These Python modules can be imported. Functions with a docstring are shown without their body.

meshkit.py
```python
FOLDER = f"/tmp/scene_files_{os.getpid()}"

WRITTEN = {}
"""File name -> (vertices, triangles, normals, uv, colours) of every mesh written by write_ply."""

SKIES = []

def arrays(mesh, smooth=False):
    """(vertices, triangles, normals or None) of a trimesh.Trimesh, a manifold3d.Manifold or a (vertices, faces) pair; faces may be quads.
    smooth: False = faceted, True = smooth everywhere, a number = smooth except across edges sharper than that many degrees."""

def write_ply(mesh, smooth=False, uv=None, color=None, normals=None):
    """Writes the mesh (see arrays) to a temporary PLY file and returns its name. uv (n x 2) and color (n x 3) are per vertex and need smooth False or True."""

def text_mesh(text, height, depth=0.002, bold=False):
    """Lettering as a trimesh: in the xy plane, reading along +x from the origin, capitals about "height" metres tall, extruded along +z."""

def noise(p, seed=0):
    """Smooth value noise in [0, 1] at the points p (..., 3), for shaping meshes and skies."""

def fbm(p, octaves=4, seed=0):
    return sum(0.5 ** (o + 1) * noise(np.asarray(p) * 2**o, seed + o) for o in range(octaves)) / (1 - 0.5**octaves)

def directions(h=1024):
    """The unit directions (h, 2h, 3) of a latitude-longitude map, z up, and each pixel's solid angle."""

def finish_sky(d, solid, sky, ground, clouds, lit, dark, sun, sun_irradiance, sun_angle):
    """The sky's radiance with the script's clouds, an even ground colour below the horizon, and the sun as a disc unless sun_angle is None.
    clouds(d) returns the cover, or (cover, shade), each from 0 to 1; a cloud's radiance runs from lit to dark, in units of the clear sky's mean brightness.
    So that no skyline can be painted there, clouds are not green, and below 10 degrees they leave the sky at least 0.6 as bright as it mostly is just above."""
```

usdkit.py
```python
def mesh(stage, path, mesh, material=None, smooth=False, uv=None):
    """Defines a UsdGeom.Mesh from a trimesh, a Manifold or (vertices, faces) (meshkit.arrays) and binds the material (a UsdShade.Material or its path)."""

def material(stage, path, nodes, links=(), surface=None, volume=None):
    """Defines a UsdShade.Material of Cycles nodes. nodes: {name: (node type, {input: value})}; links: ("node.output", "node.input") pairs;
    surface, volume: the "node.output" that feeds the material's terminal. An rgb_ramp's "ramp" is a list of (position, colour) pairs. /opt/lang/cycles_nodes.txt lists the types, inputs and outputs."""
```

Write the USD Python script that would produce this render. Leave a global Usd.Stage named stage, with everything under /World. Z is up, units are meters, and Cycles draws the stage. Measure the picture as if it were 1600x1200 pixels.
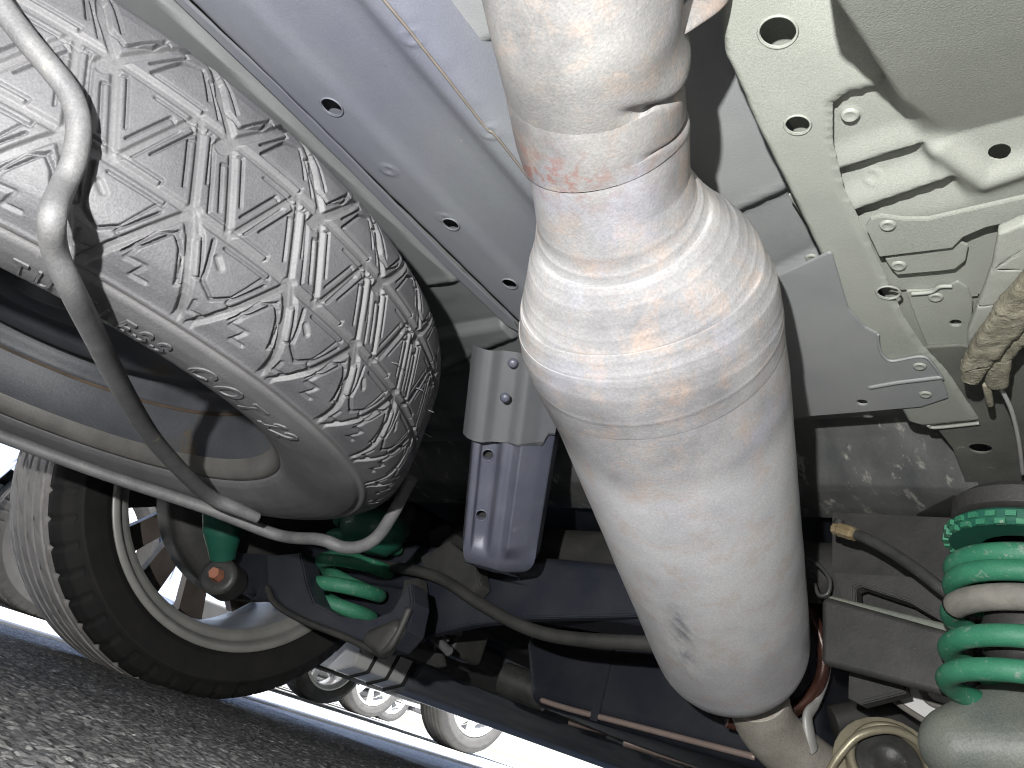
import math
import numpy as np
import trimesh
import manifold3d as m3
import usdkit
import meshkit
from scipy.spatial import cKDTree
from pxr import Usd, UsdGeom, UsdLux, UsdShade, Sdf, Gf, Vt

rng = np.random.default_rng(7)
stage = Usd.Stage.CreateInMemory()
UsdGeom.SetStageUpAxis(stage, UsdGeom.Tokens.z)
UsdGeom.SetStageMetersPerUnit(stage, 1.0)
UsdGeom.Xform.Define(stage, '/World')
UsdGeom.Scope.Define(stage, '/World/Looks')

# ------------------------------------------------------------------ camera
# x = right of the car, y = forward, z up; the phone lies low behind the rear axle
FOC = 1250.0
CX, CY = 800.0, 600.0
EYE = np.array([0.0, 0.0, 0.06])
_F = np.array([1250.0, 996.0, FOC]); _F /= np.linalg.norm(_F)
_L = np.array([-1358.0, 136.0, FOC]); _L -= _F * (_L @ _F); _L /= np.linalg.norm(_L)
AX = np.array([-_L, _F, np.cross(-_L, _F)])          # lens axes -> car axes
right, down, fwd = AX[:, 0], AX[:, 1], AX[:, 2]
EXPOSURE = 2.0
cam = UsdGeom.Camera.Define(stage, '/World/camera')
mat = Gf.Matrix4d(*right, 0, *(-down), 0, *(-fwd), 0, *EYE, 1)
cam.AddTransformOp().Set(mat)
cam.CreateHorizontalApertureAttr(36.0)
cam.CreateVerticalApertureAttr(27.0)
cam.CreateFocalLengthAttr(36.0 * FOC / 1600)
cam.CreateClippingRangeAttr(Gf.Vec2f(0.01, 500))
cam.CreateExposureAttr(EXPOSURE)

# ------------------------------------------------------------------ sky, sun, phone flash
SUN_EL = math.radians(66)
SUN_AZ = math.radians(82)                             # from +y towards +x
sun_dir = np.array([math.cos(SUN_EL) * math.sin(SUN_AZ), math.cos(SUN_EL) * math.cos(SUN_AZ), math.sin(SUN_EL)])
dome = UsdLux.DomeLight.Define(stage, '/World/sky')
dome.CreateIntensityAttr(1.0)
skym = usdkit.material(stage, '/World/Looks/sky_look', {
    'sky': ('sky_texture', {'sky_type': 'single_scattering', 'sun_disc': False, 'sun_elevation': SUN_EL,
                            'sun_rotation': math.atan2(sun_dir[0], sun_dir[1]), 'air_density': 1.0, 'aerosol_density': 1.5}),
    'bg': ('background_shader', {'strength': 0.13})}, [('sky.color', 'bg.color')], surface='bg.background')
UsdShade.MaterialBindingAPI.Apply(dome.GetPrim()).Bind(skym)


def z_to(vec):
    z = np.asarray(vec, float); z = z / np.linalg.norm(z)
    a = np.array([0, 1.0, 0]) if abs(z[1]) < 0.9 else np.array([1.0, 0, 0])
    x = np.cross(a, z); x /= np.linalg.norm(x)
    y = np.cross(z, x)
    return Gf.Matrix4d(*x, 0, *y, 0, *z, 0, 0, 0, 0, 1)


sun = UsdLux.DistantLight.Define(stage, '/World/sun')
sun.AddTransformOp().Set(z_to(sun_dir))
sun.CreateIntensityAttr(1.1)
sun.CreateAngleAttr(0.5)
sun.CreateNormalizeAttr(True) if hasattr(sun, 'CreateNormalizeAttr') else None
sun.CreateColorAttr(Gf.Vec3f(1.0, 0.95, 0.88))
# the phone's own lamp, lit when the picture was taken: a small LED beside the lens
flash = UsdLux.DiskLight.Define(stage, '/World/phone_lamp')
fpos = EYE - right * 0.118 - down * 0.055 - fwd * 0.150 + np.array([0, 0, .07])
fm = z_to(-fwd); fm.SetTranslateOnly(Gf.Vec3d(*fpos))
flash.AddTransformOp().Set(fm)
flash.CreateRadiusAttr(0.006)
flash.CreateIntensityAttr(8700.0)
flash.CreateColorAttr(Gf.Vec3f(1.0, 0.99, 0.97))

# ------------------------------------------------------------------ from a picture point to the place in the car
def ray(x, y):
    return AX @ np.array([(x - CX) / FOC, (y - CY) / FOC, 1.0])


def at(p, z=None, Y=None, X=None, d=None):
    r = ray(*p)
    if z is not None:
        return EYE + r * ((z - EYE[2]) / r[2])
    if Y is not None:
        return EYE + r * (Y / r[1])
    if X is not None:
        return EYE + r * (X / r[0])
    return EYE + r * d


def sstep(x, a, b):
    t = np.clip((x - a) / (b - a), 0, 1)
    return t * t * (3 - 2 * t)


# ------------------------------------------------------------------ materials
def look(name, a, b, scale=40, rough=0.6, metal=0.0, bump=0.15, bscale=400, spots=None, spot_at=0.62, spot_scale=60,
         coat=0.0, detail=6, stretch=(1, 1, 1), bdist=0.001, spec=0.5, c=None, dust=None, dust_attr=False, rough2=None, ao=None):
    """Two tones blended by noise, a third of spots, fine relief."""
    n = {'tc': ('texture_coordinate', {}),
         'mp': ('mapping', {'mapping_type': 'point', 'scale': stretch}),
         'n1': ('noise_texture', {'scale': scale, 'detail': detail, 'roughness': 0.6}),
         'r1': ('map_range', {'from_min': 0.32, 'from_max': 0.68, 'to_min': 0.0, 'to_max': 1.0, 'clamp': True}),
         'm1': ('mix_color', {'a': a, 'b': b}),
         'nb': ('noise_texture', {'scale': bscale, 'detail': 3, 'roughness': 0.6}),
         'bp': ('bump', {'strength': bump, 'distance': bdist}),
         'p': ('principled_bsdf', {'roughness': rough, 'metallic': metal, 'coat_weight': coat, 'specular_ior_level': spec})}
    l = [('tc.object', 'mp.vector'), ('mp.vector', 'n1.vector'), ('n1.fac', 'r1.value'), ('r1.result', 'm1.fac'),
         ('tc.object', 'nb.vector'), ('nb.fac', 'bp.height'), ('bp.normal', 'p.normal')]
    out = 'm1.result'
    if spots is not None:
        n['n2'] = ('noise_texture', {'scale': spot_scale, 'detail': 8, 'roughness': 0.7})
        n['r2'] = ('map_range', {'from_min': spot_at, 'from_max': spot_at + 0.09, 'clamp': True})
        n['m2'] = ('mix_color', {'b': spots})
        l += [('mp.vector', 'n2.vector'), ('n2.fac', 'r2.value'), ('r2.result', 'm2.fac'), (out, 'm2.a')]
        out = 'm2.result'
    if c is not None:       # fine grain over everything
        n['n3'] = ('noise_texture', {'scale': c[1], 'detail': 2, 'roughness': 0.5})
        n['r3'] = ('map_range', {'from_min': 0.3, 'from_max': 0.7, 'to_min': 1 - c[0], 'to_max': 1 + c[0]})
        n['m3'] = ('vector_math', {'math_type': 'multiply'})
        l += [('tc.object', 'n3.vector'), ('n3.fac', 'r3.value'), (out, 'm3.vector1'), ('r3.result', 'm3.vector2')]
        out = 'm3.vector'
    if dust_attr:           # dust that has settled along the edges of grooves, carried by the mesh
        n['at'] = ('attribute', {'attribute': 'dust'})
        n['m4'] = ('mix_color', {'b': dust})
        l += [('at.fac', 'm4.fac'), (out, 'm4.a')]
        out = 'm4.result'
    if rough2 is not None:
        n['rr'] = ('map_range', {'from_min': 0.3, 'from_max': 0.7, 'to_min': rough, 'to_max': rough2, 'clamp': True})
        l += [('n1.fac', 'rr.value'), ('rr.result', 'p.roughness')]
    l.append((out, 'p.base_color'))
    return usdkit.material(stage, '/World/Looks/' + name, n, l, surface='p.BSDF')


M = {}
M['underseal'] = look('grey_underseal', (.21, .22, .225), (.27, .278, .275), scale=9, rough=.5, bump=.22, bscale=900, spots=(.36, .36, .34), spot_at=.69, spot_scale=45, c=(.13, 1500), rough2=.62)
M['underseal_blue_cast'] = look('blue_cast_underseal', (.120, .126, .162), (.178, .190, .190), scale=3.5, rough=.45, bump=.2, bscale=900, spots=(.34, .34, .34), spot_at=.7, spot_scale=50, c=(.13, 1500), rough2=.6)  # bluish tint of lens and flash put into the paint
M['underseal_green_cast'] = look('green_cast_underseal', (.24, .254, .226), (.30, .312, .278), scale=7, rough=.52, bump=.25, bscale=900, spots=(.36, .34, .30), spot_at=.7, spot_scale=40, c=(.16, 1500))  # greenish tint of lens and flash put into the paint
M['floor_dark'] = look('dark_floor_paint', (.085, .088, .098), (.12, .124, .13), scale=8, rough=.55, bump=.2, bscale=900, spots=(.33, .33, .31), spot_at=.72, spot_scale=70, c=(.12, 1500))
M['stained'] = look('water_stained_paint', (.085, .09, .09), (.165, .168, .160), scale=14, rough=.5, bump=.25, bscale=500, spots=(.40, .39, .35), spot_at=.575, spot_scale=30, stretch=(1.7, .7, .7), c=(.2, 1200))
M['dirty_plate'] = look('dirty_olive_plate', (.085, .09, .08), (.145, .148, .13), scale=18, rough=.55, bump=.3, bscale=500, spots=(.30, .30, .27), spot_at=.63, spot_scale=80, c=(.2, 1200))
M['navy'] = look('black_chassis_paint', (.014, .017, .027), (.028, .029, .035), scale=18, rough=.5, bump=.25, bscale=300, spots=(.11, .105, .095), spot_at=.66, spot_scale=70, c=(.2, 900))
M['charcoal'] = look('dusty_black_steel', (.022, .022, .022), (.046, .045, .042), scale=22, rough=.6, bump=.35, bscale=260, spots=(.13, .127, .118), spot_at=.67, spot_scale=90, c=(.2, 900))
M['rubber_old'] = look('dusty_tread_rubber', (.066, .066, .071), (.112, .112, .117), scale=16, rough=.62, bump=.3, bscale=700, spots=(.16, .157, .15), spot_at=.67, spot_scale=75, c=(.16, 900), dust=(.27, .265, .255), dust_attr=True)
M['rubber_black'] = look('black_rubber', (.013, .013, .013), (.022, .021, .02), scale=20, rough=.72, bump=.2, bscale=500, spec=.35)
M['tread_daylight'] = look('daylit_road_tread', (.27, .26, .25), (.38, .365, .35), scale=26, rough=.75, bump=.3, bscale=600, c=(.15, 900))  # pale tone puts the daylight on the tread into the rubber colour
M['rubber_far'] = look('grey_road_rubber', (.05, .049, .047), (.08, .078, .075), scale=20, rough=.75, bump=.2)
M['steel_rim'] = look('old_steel_rim', (.040, .043, .050), (.068, .071, .078), scale=11, rough=.55, metal=.15, bump=.3, bscale=300, spots=(.085, .065, .042), spot_at=.60, spot_scale=13, c=(.2, 900))
M['rim_lip'] = look('dusty_rim_lip', (.065, .063, .059), (.10, .098, .09), scale=30, rough=.55, bump=.25, bscale=500)
M['alloy'] = look('grey_alloy', (.30, .30, .28), (.38, .375, .35), scale=30, rough=.45, metal=.3, bump=.1, bscale=500)
M['alloy_bright'] = look('bright_alloy', (.62, .62, .61), (.72, .72, .70), scale=30, rough=.35, metal=.2, bump=.05, bscale=500)
M['galv'] = look('galvanised_rod', (.095, .095, .10), (.145, .145, .145), scale=60, rough=.62, metal=.12, bump=.25, bscale=500, spots=(.34, .30, .22), spot_at=.64, spot_scale=30, c=(.15, 900))
M['green'] = look('green_suspension_paint', (.017, .135, .074), (.040, .190, .110), scale=25, rough=.6, bump=.25, bscale=400, spots=(.20, .26, .21), spot_at=.57, spot_scale=140, coat=.0, c=(.12, 900))
M['green_dark'] = look('green_damper_paint', (.008, .075, .05), (.014, .10, .065), scale=12, rough=.55, bump=.1, bscale=400, coat=.15)
M['spoke_back'] = look('dull_copper_spoke_backs', (.075, .060, .050), (.12, .10, .088), scale=20, rough=.5, metal=.2, bump=.1)
M['brown_rod'] = look('rusty_brown_rod', (.035, .017, .012), (.085, .035, .026), scale=50, rough=.32, metal=.3, bump=.3, bscale=300)
M['pale_pipe'] = look('pale_speckled_pipe', (.36, .33, .28), (.46, .43, .38), scale=35, rough=.6, metal=.1, bump=.5, bscale=450, spots=(.15, .11, .08), spot_at=.62, spot_scale=180, c=(.2, 700))
M['light_plate'] = look('light_grey_steel', (.40, .40, .385), (.50, .50, .48), scale=30, rough=.5, metal=.2, bump=.2, bscale=400)
M['bracket'] = look('slate_blue_steel', (.085, .092, .128), (.130, .136, .168), scale=16, rough=.4, metal=.1, bump=.2, bscale=600, spots=(.30, .29, .31), spot_at=.66, spot_scale=50, c=(.12, 1200))
M['hose'] = look('dusty_black_hose', (.03, .03, .03), (.06, .06, .057), scale=60, rough=.45, bump=.3, bscale=500, spots=(.35, .35, .33), spot_at=.64, spot_scale=160)
M['brass'] = look('dirty_brass', (.28, .21, .11), (.38, .31, .2), scale=80, rough=.5, metal=.5, bump=.3, bscale=500)
M['bush_gold'] = look('yellow_passivated_steel', (.30, .27, .19), (.40, .37, .27), scale=40, rough=.4, metal=.4, bump=.2, bscale=500, spots=(.12, .11, .09), spot_at=.63, spot_scale=60)
M['mud'] = look('dried_mud', (.13, .12, .085), (.24, .225, .17), scale=60, rough=.95, bump=1.0, bscale=350, c=(.25, 800), spots=(.45, .42, .35), spot_at=.66, spot_scale=150)
M['olive'] = look('olive_grey_arm', (.10, .115, .105), (.17, .18, .15), scale=12, rough=.5, bump=.3, bscale=350, spots=(.30, .31, .29), spot_at=.69, spot_scale=60, c=(.2, 900))
M['grey_sleeve'] = look('dusty_rubber_sleeve', (.13, .125, .11), (.2, .19, .17), scale=60, rough=.8, bump=.4, bscale=400)
M['reflection_pink'] = look('pinkish_reflection', (.26, .20, .175), (.33, .26, .23), scale=30, rough=.4, metal=.2, bump=.1)  # pink of reflected outside light, put into a tube colour
M['bolt'] = look('rusty_bolt', (.32, .12, .07), (.42, .19, .12), scale=60, rough=.6, bump=.3)
M['bolt_dark'] = look('dark_rust', (.035, .026, .02), (.075, .05, .03), scale=30, rough=.8)
M['white_paint'] = look('white_body_paint', (.62, .62, .61), (.70, .70, .69), scale=8, rough=.3, coat=.4, bump=.05)
M['sill_plastic'] = look('grey_sill_paint', (.085, .092, .105), (.17, .175, .185), scale=10, rough=.3, bump=.1, bscale=200, coat=.3, stretch=(4, .35, 4), spots=(.3, .29, .28), spot_at=.7, spot_scale=30)
M['silver_paint'] = look('silver_body_paint', (.42, .43, .44), (.48, .49, .50), scale=5, rough=.3, metal=.4, coat=.5, bump=.03)
M['blue_paint'] = look('pale_blue_body_paint', (.34, .40, .52), (.37, .43, .56), scale=5, rough=.28, coat=.6, bump=.03)
M['dark_paint'] = look('dark_body_paint', (.05, .05, .055), (.07, .07, .075), scale=5, rough=.3, coat=.5, bump=.03)
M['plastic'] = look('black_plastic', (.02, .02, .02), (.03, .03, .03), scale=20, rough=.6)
M['concrete'] = look('pale_concrete', (.42, .42, .39), (.52, .515, .49), scale=3, rough=.85, bump=.3, bscale=200, c=(.1, 300))
M['wall_render'] = look('grey_wall_render', (.16, .155, .15), (.21, .205, .2), scale=4, rough=.9, bump=.5, bscale=150)
M['sealer'] = look('brown_seam_sealer', (.12, .105, .09), (.17, .15, .13), scale=60, rough=.7)
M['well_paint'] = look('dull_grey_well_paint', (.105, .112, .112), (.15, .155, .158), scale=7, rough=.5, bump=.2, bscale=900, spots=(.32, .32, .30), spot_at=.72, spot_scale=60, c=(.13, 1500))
M['glass'] = usdkit.material(stage, '/World/Looks/tinted_glass', {
    'fr': ('fresnel', {'IOR': 1.5}), 't': ('transparent_bsdf', {'color': (.35, .4, .38)}), 'g': ('glossy_bsdf', {'roughness': .02, 'color': (.9, .9, .9)}),
    'm': ('mix_closure', {})}, [('fr.fac', 'm.fac'), ('t.BSDF', 'm.closure1'), ('g.BSDF', 'm.closure2')], surface='m.closure')
# asphalt: dark binder, stones of several greys
M['asphalt'] = usdkit.material(stage, '/World/Looks/asphalt', {
    'tc': ('texture_coordinate', {}),
    'v': ('voronoi_texture', {'scale': 260, 'feature': 'f1'}),
    'vb': ('rgb_to_bw', {}),
    'r': ('rgb_ramp', {'ramp': [(0, (.05, .05, .051)), (.45, (.11, .11, .113)), (.72, (.19, .188, .184)), (.90, (.30, .295, .288)), (1, (.55, .545, .53))]}),
    'n': ('noise_texture', {'scale': 5, 'detail': 6}), 'rn': ('map_range', {'from_min': .3, 'from_max': .7, 'to_min': .7, 'to_max': 1.35}),
    'm': ('vector_math', {'math_type': 'multiply'}),
    'nb': ('noise_texture', {'scale': 900, 'detail': 3}), 'b': ('bump', {'strength': .5, 'distance': .001}),
    'p': ('principled_bsdf', {'roughness': .75, 'specular_ior_level': .5})},
    [('tc.object', 'v.vector'), ('v.color', 'vb.color'), ('vb.val', 'r.fac'), ('tc.object', 'n.vector'), ('n.fac', 'rn.value'), ('r.color', 'm.vector1'), ('rn.result', 'm.vector2'),
     ('m.vector', 'p.base_color'), ('tc.object', 'nb.vector'), ('nb.fac', 'b.height'), ('b.normal', 'p.normal')], surface='p.BSDF')
# silencer: dusty aluminised steel with rust bloom in the middle of its length and heat tints; darker near end offsets lamp falloff
M['muffler'] = usdkit.material(stage, '/World/Looks/aluminised_steel', {
    'tc': ('texture_coordinate', {}),
    'n1': ('noise_texture', {'scale': 7, 'detail': 6, 'roughness': .6}), 'r1': ('map_range', {'from_min': .33, 'from_max': .67, 'clamp': True}),
    'az': ('attribute', {'attribute': 'falloff_tone'}), 'zn': ('math', {'math_type': 'multiply_add', 'value2': .5, 'value3': -.25}), 'za': ('math', {'math_type': 'add', 'use_clamp': True}),
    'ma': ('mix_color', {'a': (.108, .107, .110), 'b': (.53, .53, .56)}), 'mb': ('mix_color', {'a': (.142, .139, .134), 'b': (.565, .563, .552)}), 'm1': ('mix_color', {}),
    'n2': ('noise_texture', {'scale': 42, 'detail': 9, 'roughness': .70, 'distortion': .4}), 'r2': ('map_range', {'from_min': .50, 'from_max': .68, 'to_max': .38, 'clamp': True}),
    'm2': ('mix_color', {'b': (.44, .30, .21)}),
    'n3': ('noise_texture', {'scale': 17, 'detail': 5, 'roughness': .6}), 'r3': ('map_range', {'from_min': .55, 'from_max': .68, 'to_max': .17, 'clamp': True}),
    'm3': ('mix_color', {'b': (.36, .37, .52)}),
    'n4': ('noise_texture', {'scale': 620, 'detail': 3, 'roughness': .7}), 'r4': ('map_range', {'from_min': .3, 'from_max': .7, 'to_min': .84, 'to_max': 1.14}),
    'm4': ('vector_math', {'math_type': 'multiply'}),
    'at': ('attribute', {'attribute': 'dust'}), 'nr': ('noise_texture', {'scale': 130, 'detail': 8, 'roughness': .7}), 'rr': ('map_range', {'from_min': .47, 'from_max': .60, 'clamp': True}),
    'mm': ('math', {'math_type': 'multiply'}), 'm5': ('mix_color', {'b': (.20, .11, .095)}),
    'nb': ('noise_texture', {'scale': 800, 'detail': 4}), 'b': ('bump', {'strength': .22, 'distance': .001}),
    'as': ('attribute', {'attribute': 'scrape'}), 'ns': ('noise_texture', {'scale': 45, 'detail': 8, 'roughness': .75}), 'ms': ('mapping', {'mapping_type': 'point', 'scale': (2.2, .7, 1.5)}), 'rs': ('map_range', {'from_min': .46, 'from_max': .60, 'clamp': True}),
    'mx': ('math', {'math_type': 'multiply'}), 'm6': ('mix_color', {'b': (.20, .215, .265)}), 'mr': ('math', {'math_type': 'multiply_add', 'value2': -.36, 'value3': .68}),
    'p': ('principled_bsdf', {'metallic': .10})},
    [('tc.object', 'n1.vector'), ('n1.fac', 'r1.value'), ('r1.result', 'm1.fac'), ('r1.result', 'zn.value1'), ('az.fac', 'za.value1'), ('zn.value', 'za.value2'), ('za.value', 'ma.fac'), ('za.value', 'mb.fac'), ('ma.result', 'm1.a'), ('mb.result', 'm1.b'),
     ('tc.object', 'n2.vector'), ('n2.fac', 'r2.value'), ('r2.result', 'm2.fac'), ('m1.result', 'm2.a'),
     ('tc.object', 'n3.vector'), ('n3.fac', 'r3.value'), ('r3.result', 'm3.fac'), ('m2.result', 'm3.a'), ('tc.object', 'n4.vector'), ('n4.fac', 'r4.value'),
     ('m3.result', 'm4.vector1'), ('r4.result', 'm4.vector2'), ('tc.object', 'nr.vector'), ('nr.fac', 'rr.value'), ('at.fac', 'mm.value1'), ('rr.result', 'mm.value2'),
     ('mm.value', 'm5.fac'), ('m4.vector', 'm5.a'), ('tc.object', 'ms.vector'), ('ms.vector', 'ns.vector'), ('ns.fac', 'rs.value'), ('as.fac', 'mx.value1'), ('rs.result', 'mx.value2'), ('mx.value', 'm6.fac'), ('m5.result', 'm6.a'), ('m6.result', 'p.base_color'), ('mx.value', 'mr.value1'), ('mr.value', 'p.roughness'), ('tc.object', 'nb.vector'), ('nb.fac', 'b.height'), ('b.normal', 'p.normal')], surface='p.BSDF')

# ------------------------------------------------------------------ scene helpers
taken = {}


def numbered(parent, name):
    k = (parent, name)
    taken[k] = taken.get(k, -1) + 1
    return f'{parent}/{name}' + (f'_{taken[k]:03d}' if taken[k] else '')


def tag(prim, label=None, cat=None, group=None, kind=None):
    for k, v in (('label', label), ('category', cat), ('group', group), ('kind', kind)):
        if v:
            prim.SetCustomDataByKey(k, v)
    return prim


def thing(name, label, cat, loc=(0, 0, 0), rz=0, group=None):
    x = UsdGeom.Xform.Define(stage, numbered('/World', name))
    x.AddTranslateOp().Set(Gf.Vec3d(*map(float, loc)))
    x.AddRotateZOp().Set(float(rz))
    x._loc = np.asarray(loc, float)
    LOC[str(x.GetPath())] = np.asarray(loc, float)
    tag(x.GetPrim(), label, cat, group)
    return x


LOC = {}


def obj(name, mesh, m, parent=None, smooth=35, label=None, cat=None, kind=None, dust=None, local=False):
    """One mesh; its points are given in the car's axes and stored about its thing's base."""
    pp = str(parent.GetPath()) if parent is not None else '/World'
    root = '/'.join(pp.split('/')[:3])
    off = LOC.get(root, np.zeros(3))
    if hasattr(mesh, 'to_mesh'):
        mm = mesh.to_mesh(); mesh = (np.array(mm.vert_properties[:, :3], float), np.array(mm.tri_verts))
    if isinstance(mesh, trimesh.Trimesh):
        mesh = (np.array(mesh.vertices), np.array(mesh.faces))
    v = np.asarray(mesh[0], float) - (0 if local else off)
    g = usdkit.mesh(stage, numbered(pp, name), (v, mesh[1]), M[m] if isinstance(m, str) else m, smooth=smooth)
    if dust is not None:
        UsdGeom.PrimvarsAPI(g).CreatePrimvar('dust', Sdf.ValueTypeNames.FloatArray, 'vertex').Set(Vt.FloatArray.FromNumpy(np.asarray(dust, np.float32)))
    tag(g.GetPrim(), label, cat, None, kind)
    return g


def cat_mesh(parts):
    V, Fs, n = [], [], 0
    for p in parts:
        if hasattr(p, 'to_mesh'):
            mm = p.to_mesh(); p = (np.array(mm.vert_properties[:, :3], float), np.array(mm.tri_verts))
        elif isinstance(p, trimesh.Trimesh):
            p = (np.array(p.vertices), np.array(p.faces))
        v, f = np.asarray(p[0], float), np.asarray(p[1], int)
        if f.shape[1] == 4:
            f = np.vstack([f[:, [0, 1, 2]], f[:, [0, 2, 3]]])
        V.append(v); Fs.append(f + n); n += len(v)
    return np.vstack(V), np.vstack(Fs)


def spline(pts, n=60, closed=False):
    pts = np.asarray(pts, float)
    k = len(pts)
    t = np.linspace(0, k if closed else k - 1, n, endpoint=not closed)
    out = []
    for s in t:
        i = int(min(math.floor(s), k - 1 if closed else k - 2)); u = s - i
        g = (lambda j: pts[j % k]) if closed else (lambda j: pts[min(max(j, 0), k - 1)])
        p0, p1, p2, p3 = g(i - 1), g(i), g(i + 1), g(i + 2)
        out.append(.5 * ((2 * p1) + (-p0 + p2) * u + (2 * p0 - 5 * p1 + 4 * p2 - p3) * u * u + (-p0 + 3 * p1 - 3 * p2 + p3) * u ** 3))
    return np.array(out)


def frames(path):
    t = np.gradient(path, axis=0); t /= np.linalg.norm(t, axis=1, keepdims=True)
    a = np.array([0, 0, 1.0]) if abs(t[0][2]) < .9 else np.array([1.0, 0, 0])
    u = np.cross(a, t[0]); u /= np.linalg.norm(u)
    U = []
    for k in range(len(path)):
        u = u - t[k] * (u @ t[k]); u /= np.linalg.norm(u)
        U.append(u)
    U = np.array(U)
    return t, U, np.cross(t, U)


def tube(path, r, seg=16, cap=True, sx=1.0, sy=1.0):
    path = np.asarray(path, float)
    r = np.broadcast_to(np.asarray(r, float), (len(path),))
    t, U, W = frames(path)
    th = np.linspace(0, 2 * np.pi, seg, endpoint=False)
    V = (path[:, None] + r[:, None, None] * (sx * np.cos(th)[None, :, None] * U[:, None] + sy * np.sin(th)[None, :, None] * W[:, None])).reshape(-1, 3)
    F = []
    n = len(path)
    for i in range(n - 1):
        a = i * seg + np.arange(seg); b = i * seg + (np.arange(seg) + 1) % seg
        F.append(np.stack([a, b, b + seg, a + seg], 1))
    F = np.vstack(F)
    F = np.vstack([F[:, [0, 1, 2]], F[:, [0, 2, 3]]])
    if cap:
        V = np.vstack([V, path[0], path[-1]])
        k = np.arange(seg); k2 = (k + 1) % seg
        F = np.vstack([F, np.stack([k2, k, np.full(seg, n * seg)], 1), np.stack([(n - 1) * seg + k, (n - 1) * seg + k2, np.full(seg, n * seg + 1)], 1)])
    return V, F


def revolve(profile, center, axis, seg=48, a0=0, a1=2 * np.pi):
    """profile: (radius, height) pairs along axis."""
    n = np.asarray(axis, float); n /= np.linalg.norm(n)
    e1 = np.cross(n, [0, 0, 1.0]) if abs(n[2]) < .9 else np.cross([0, 1.0, 0], n)
    e1 /= np.linalg.norm(e1); e2 = np.cross(n, e1)
    full = abs(a1 - a0 - 2 * np.pi) < 1e-6
    th = np.linspace(a0, a1, seg, endpoint=not full)
    P = np.asarray(profile, float)
    V = np.asarray(center) + P[:, 1][:, None, None] * n + P[:, 0][:, None, None] * (np.cos(th)[None, :, None] * e1 + np.sin(th)[None, :, None] * e2)
    F = []
    for i in range(len(P) - 1):
        k = np.arange(seg if full else seg - 1); k2 = (k + 1) % seg
        F.append(np.stack([i * seg + k, i * seg + k2, (i + 1) * seg + k2, (i + 1) * seg + k], 1))
    F = np.vstack(F)
    return V.reshape(-1, 3), np.vstack([F[:, [0, 1, 2]], F[:, [0, 2, 3]]])


def prism(poly, o, ex, ey, ez, h, holes=(), bevel=.0015):
    """Polygon (2-D, in ex, ey about o) raised by h along ez, with its rims eased."""
    def fix(p):
        p = np.asarray(p, float)
        x, y = p[:, 0], p[:, 1]
        return p if (x * np.roll(y, -1) - y * np.roll(x, -1)).sum() > 0 else p[::-1]
    cs = m3.CrossSection([fix(poly)])
    for hl in holes:
        cs = cs - m3.CrossSection([fix(hl)])
    s = []
    if bevel:
        s = [cs.offset(-bevel, m3.JoinType.Round, 2, 12).extrude(bevel), cs.offset(-bevel * .3, m3.JoinType.Round, 2, 12).extrude(h - bevel * .7).translate((0, 0, bevel * .35)),
             cs.extrude(h - 2 * bevel).translate((0, 0, bevel)), cs.offset(-bevel, m3.JoinType.Round, 2, 12).extrude(h)]
        man = s[0]
        for q in s[1:]:
            man = man + q
    else:
        man = cs.extrude(h)
    mm = man.to_mesh()
    v = np.array(mm.vert_properties[:, :3], float)
    B = np.array([ex, ey, ez], float)
    f = np.array(mm.tri_verts)
    if np.linalg.det(B) < 0:
        f = f[:, ::-1]
    return np.asarray(o) + v @ B, f


XA, YA, ZA = np.eye(3)


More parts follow.
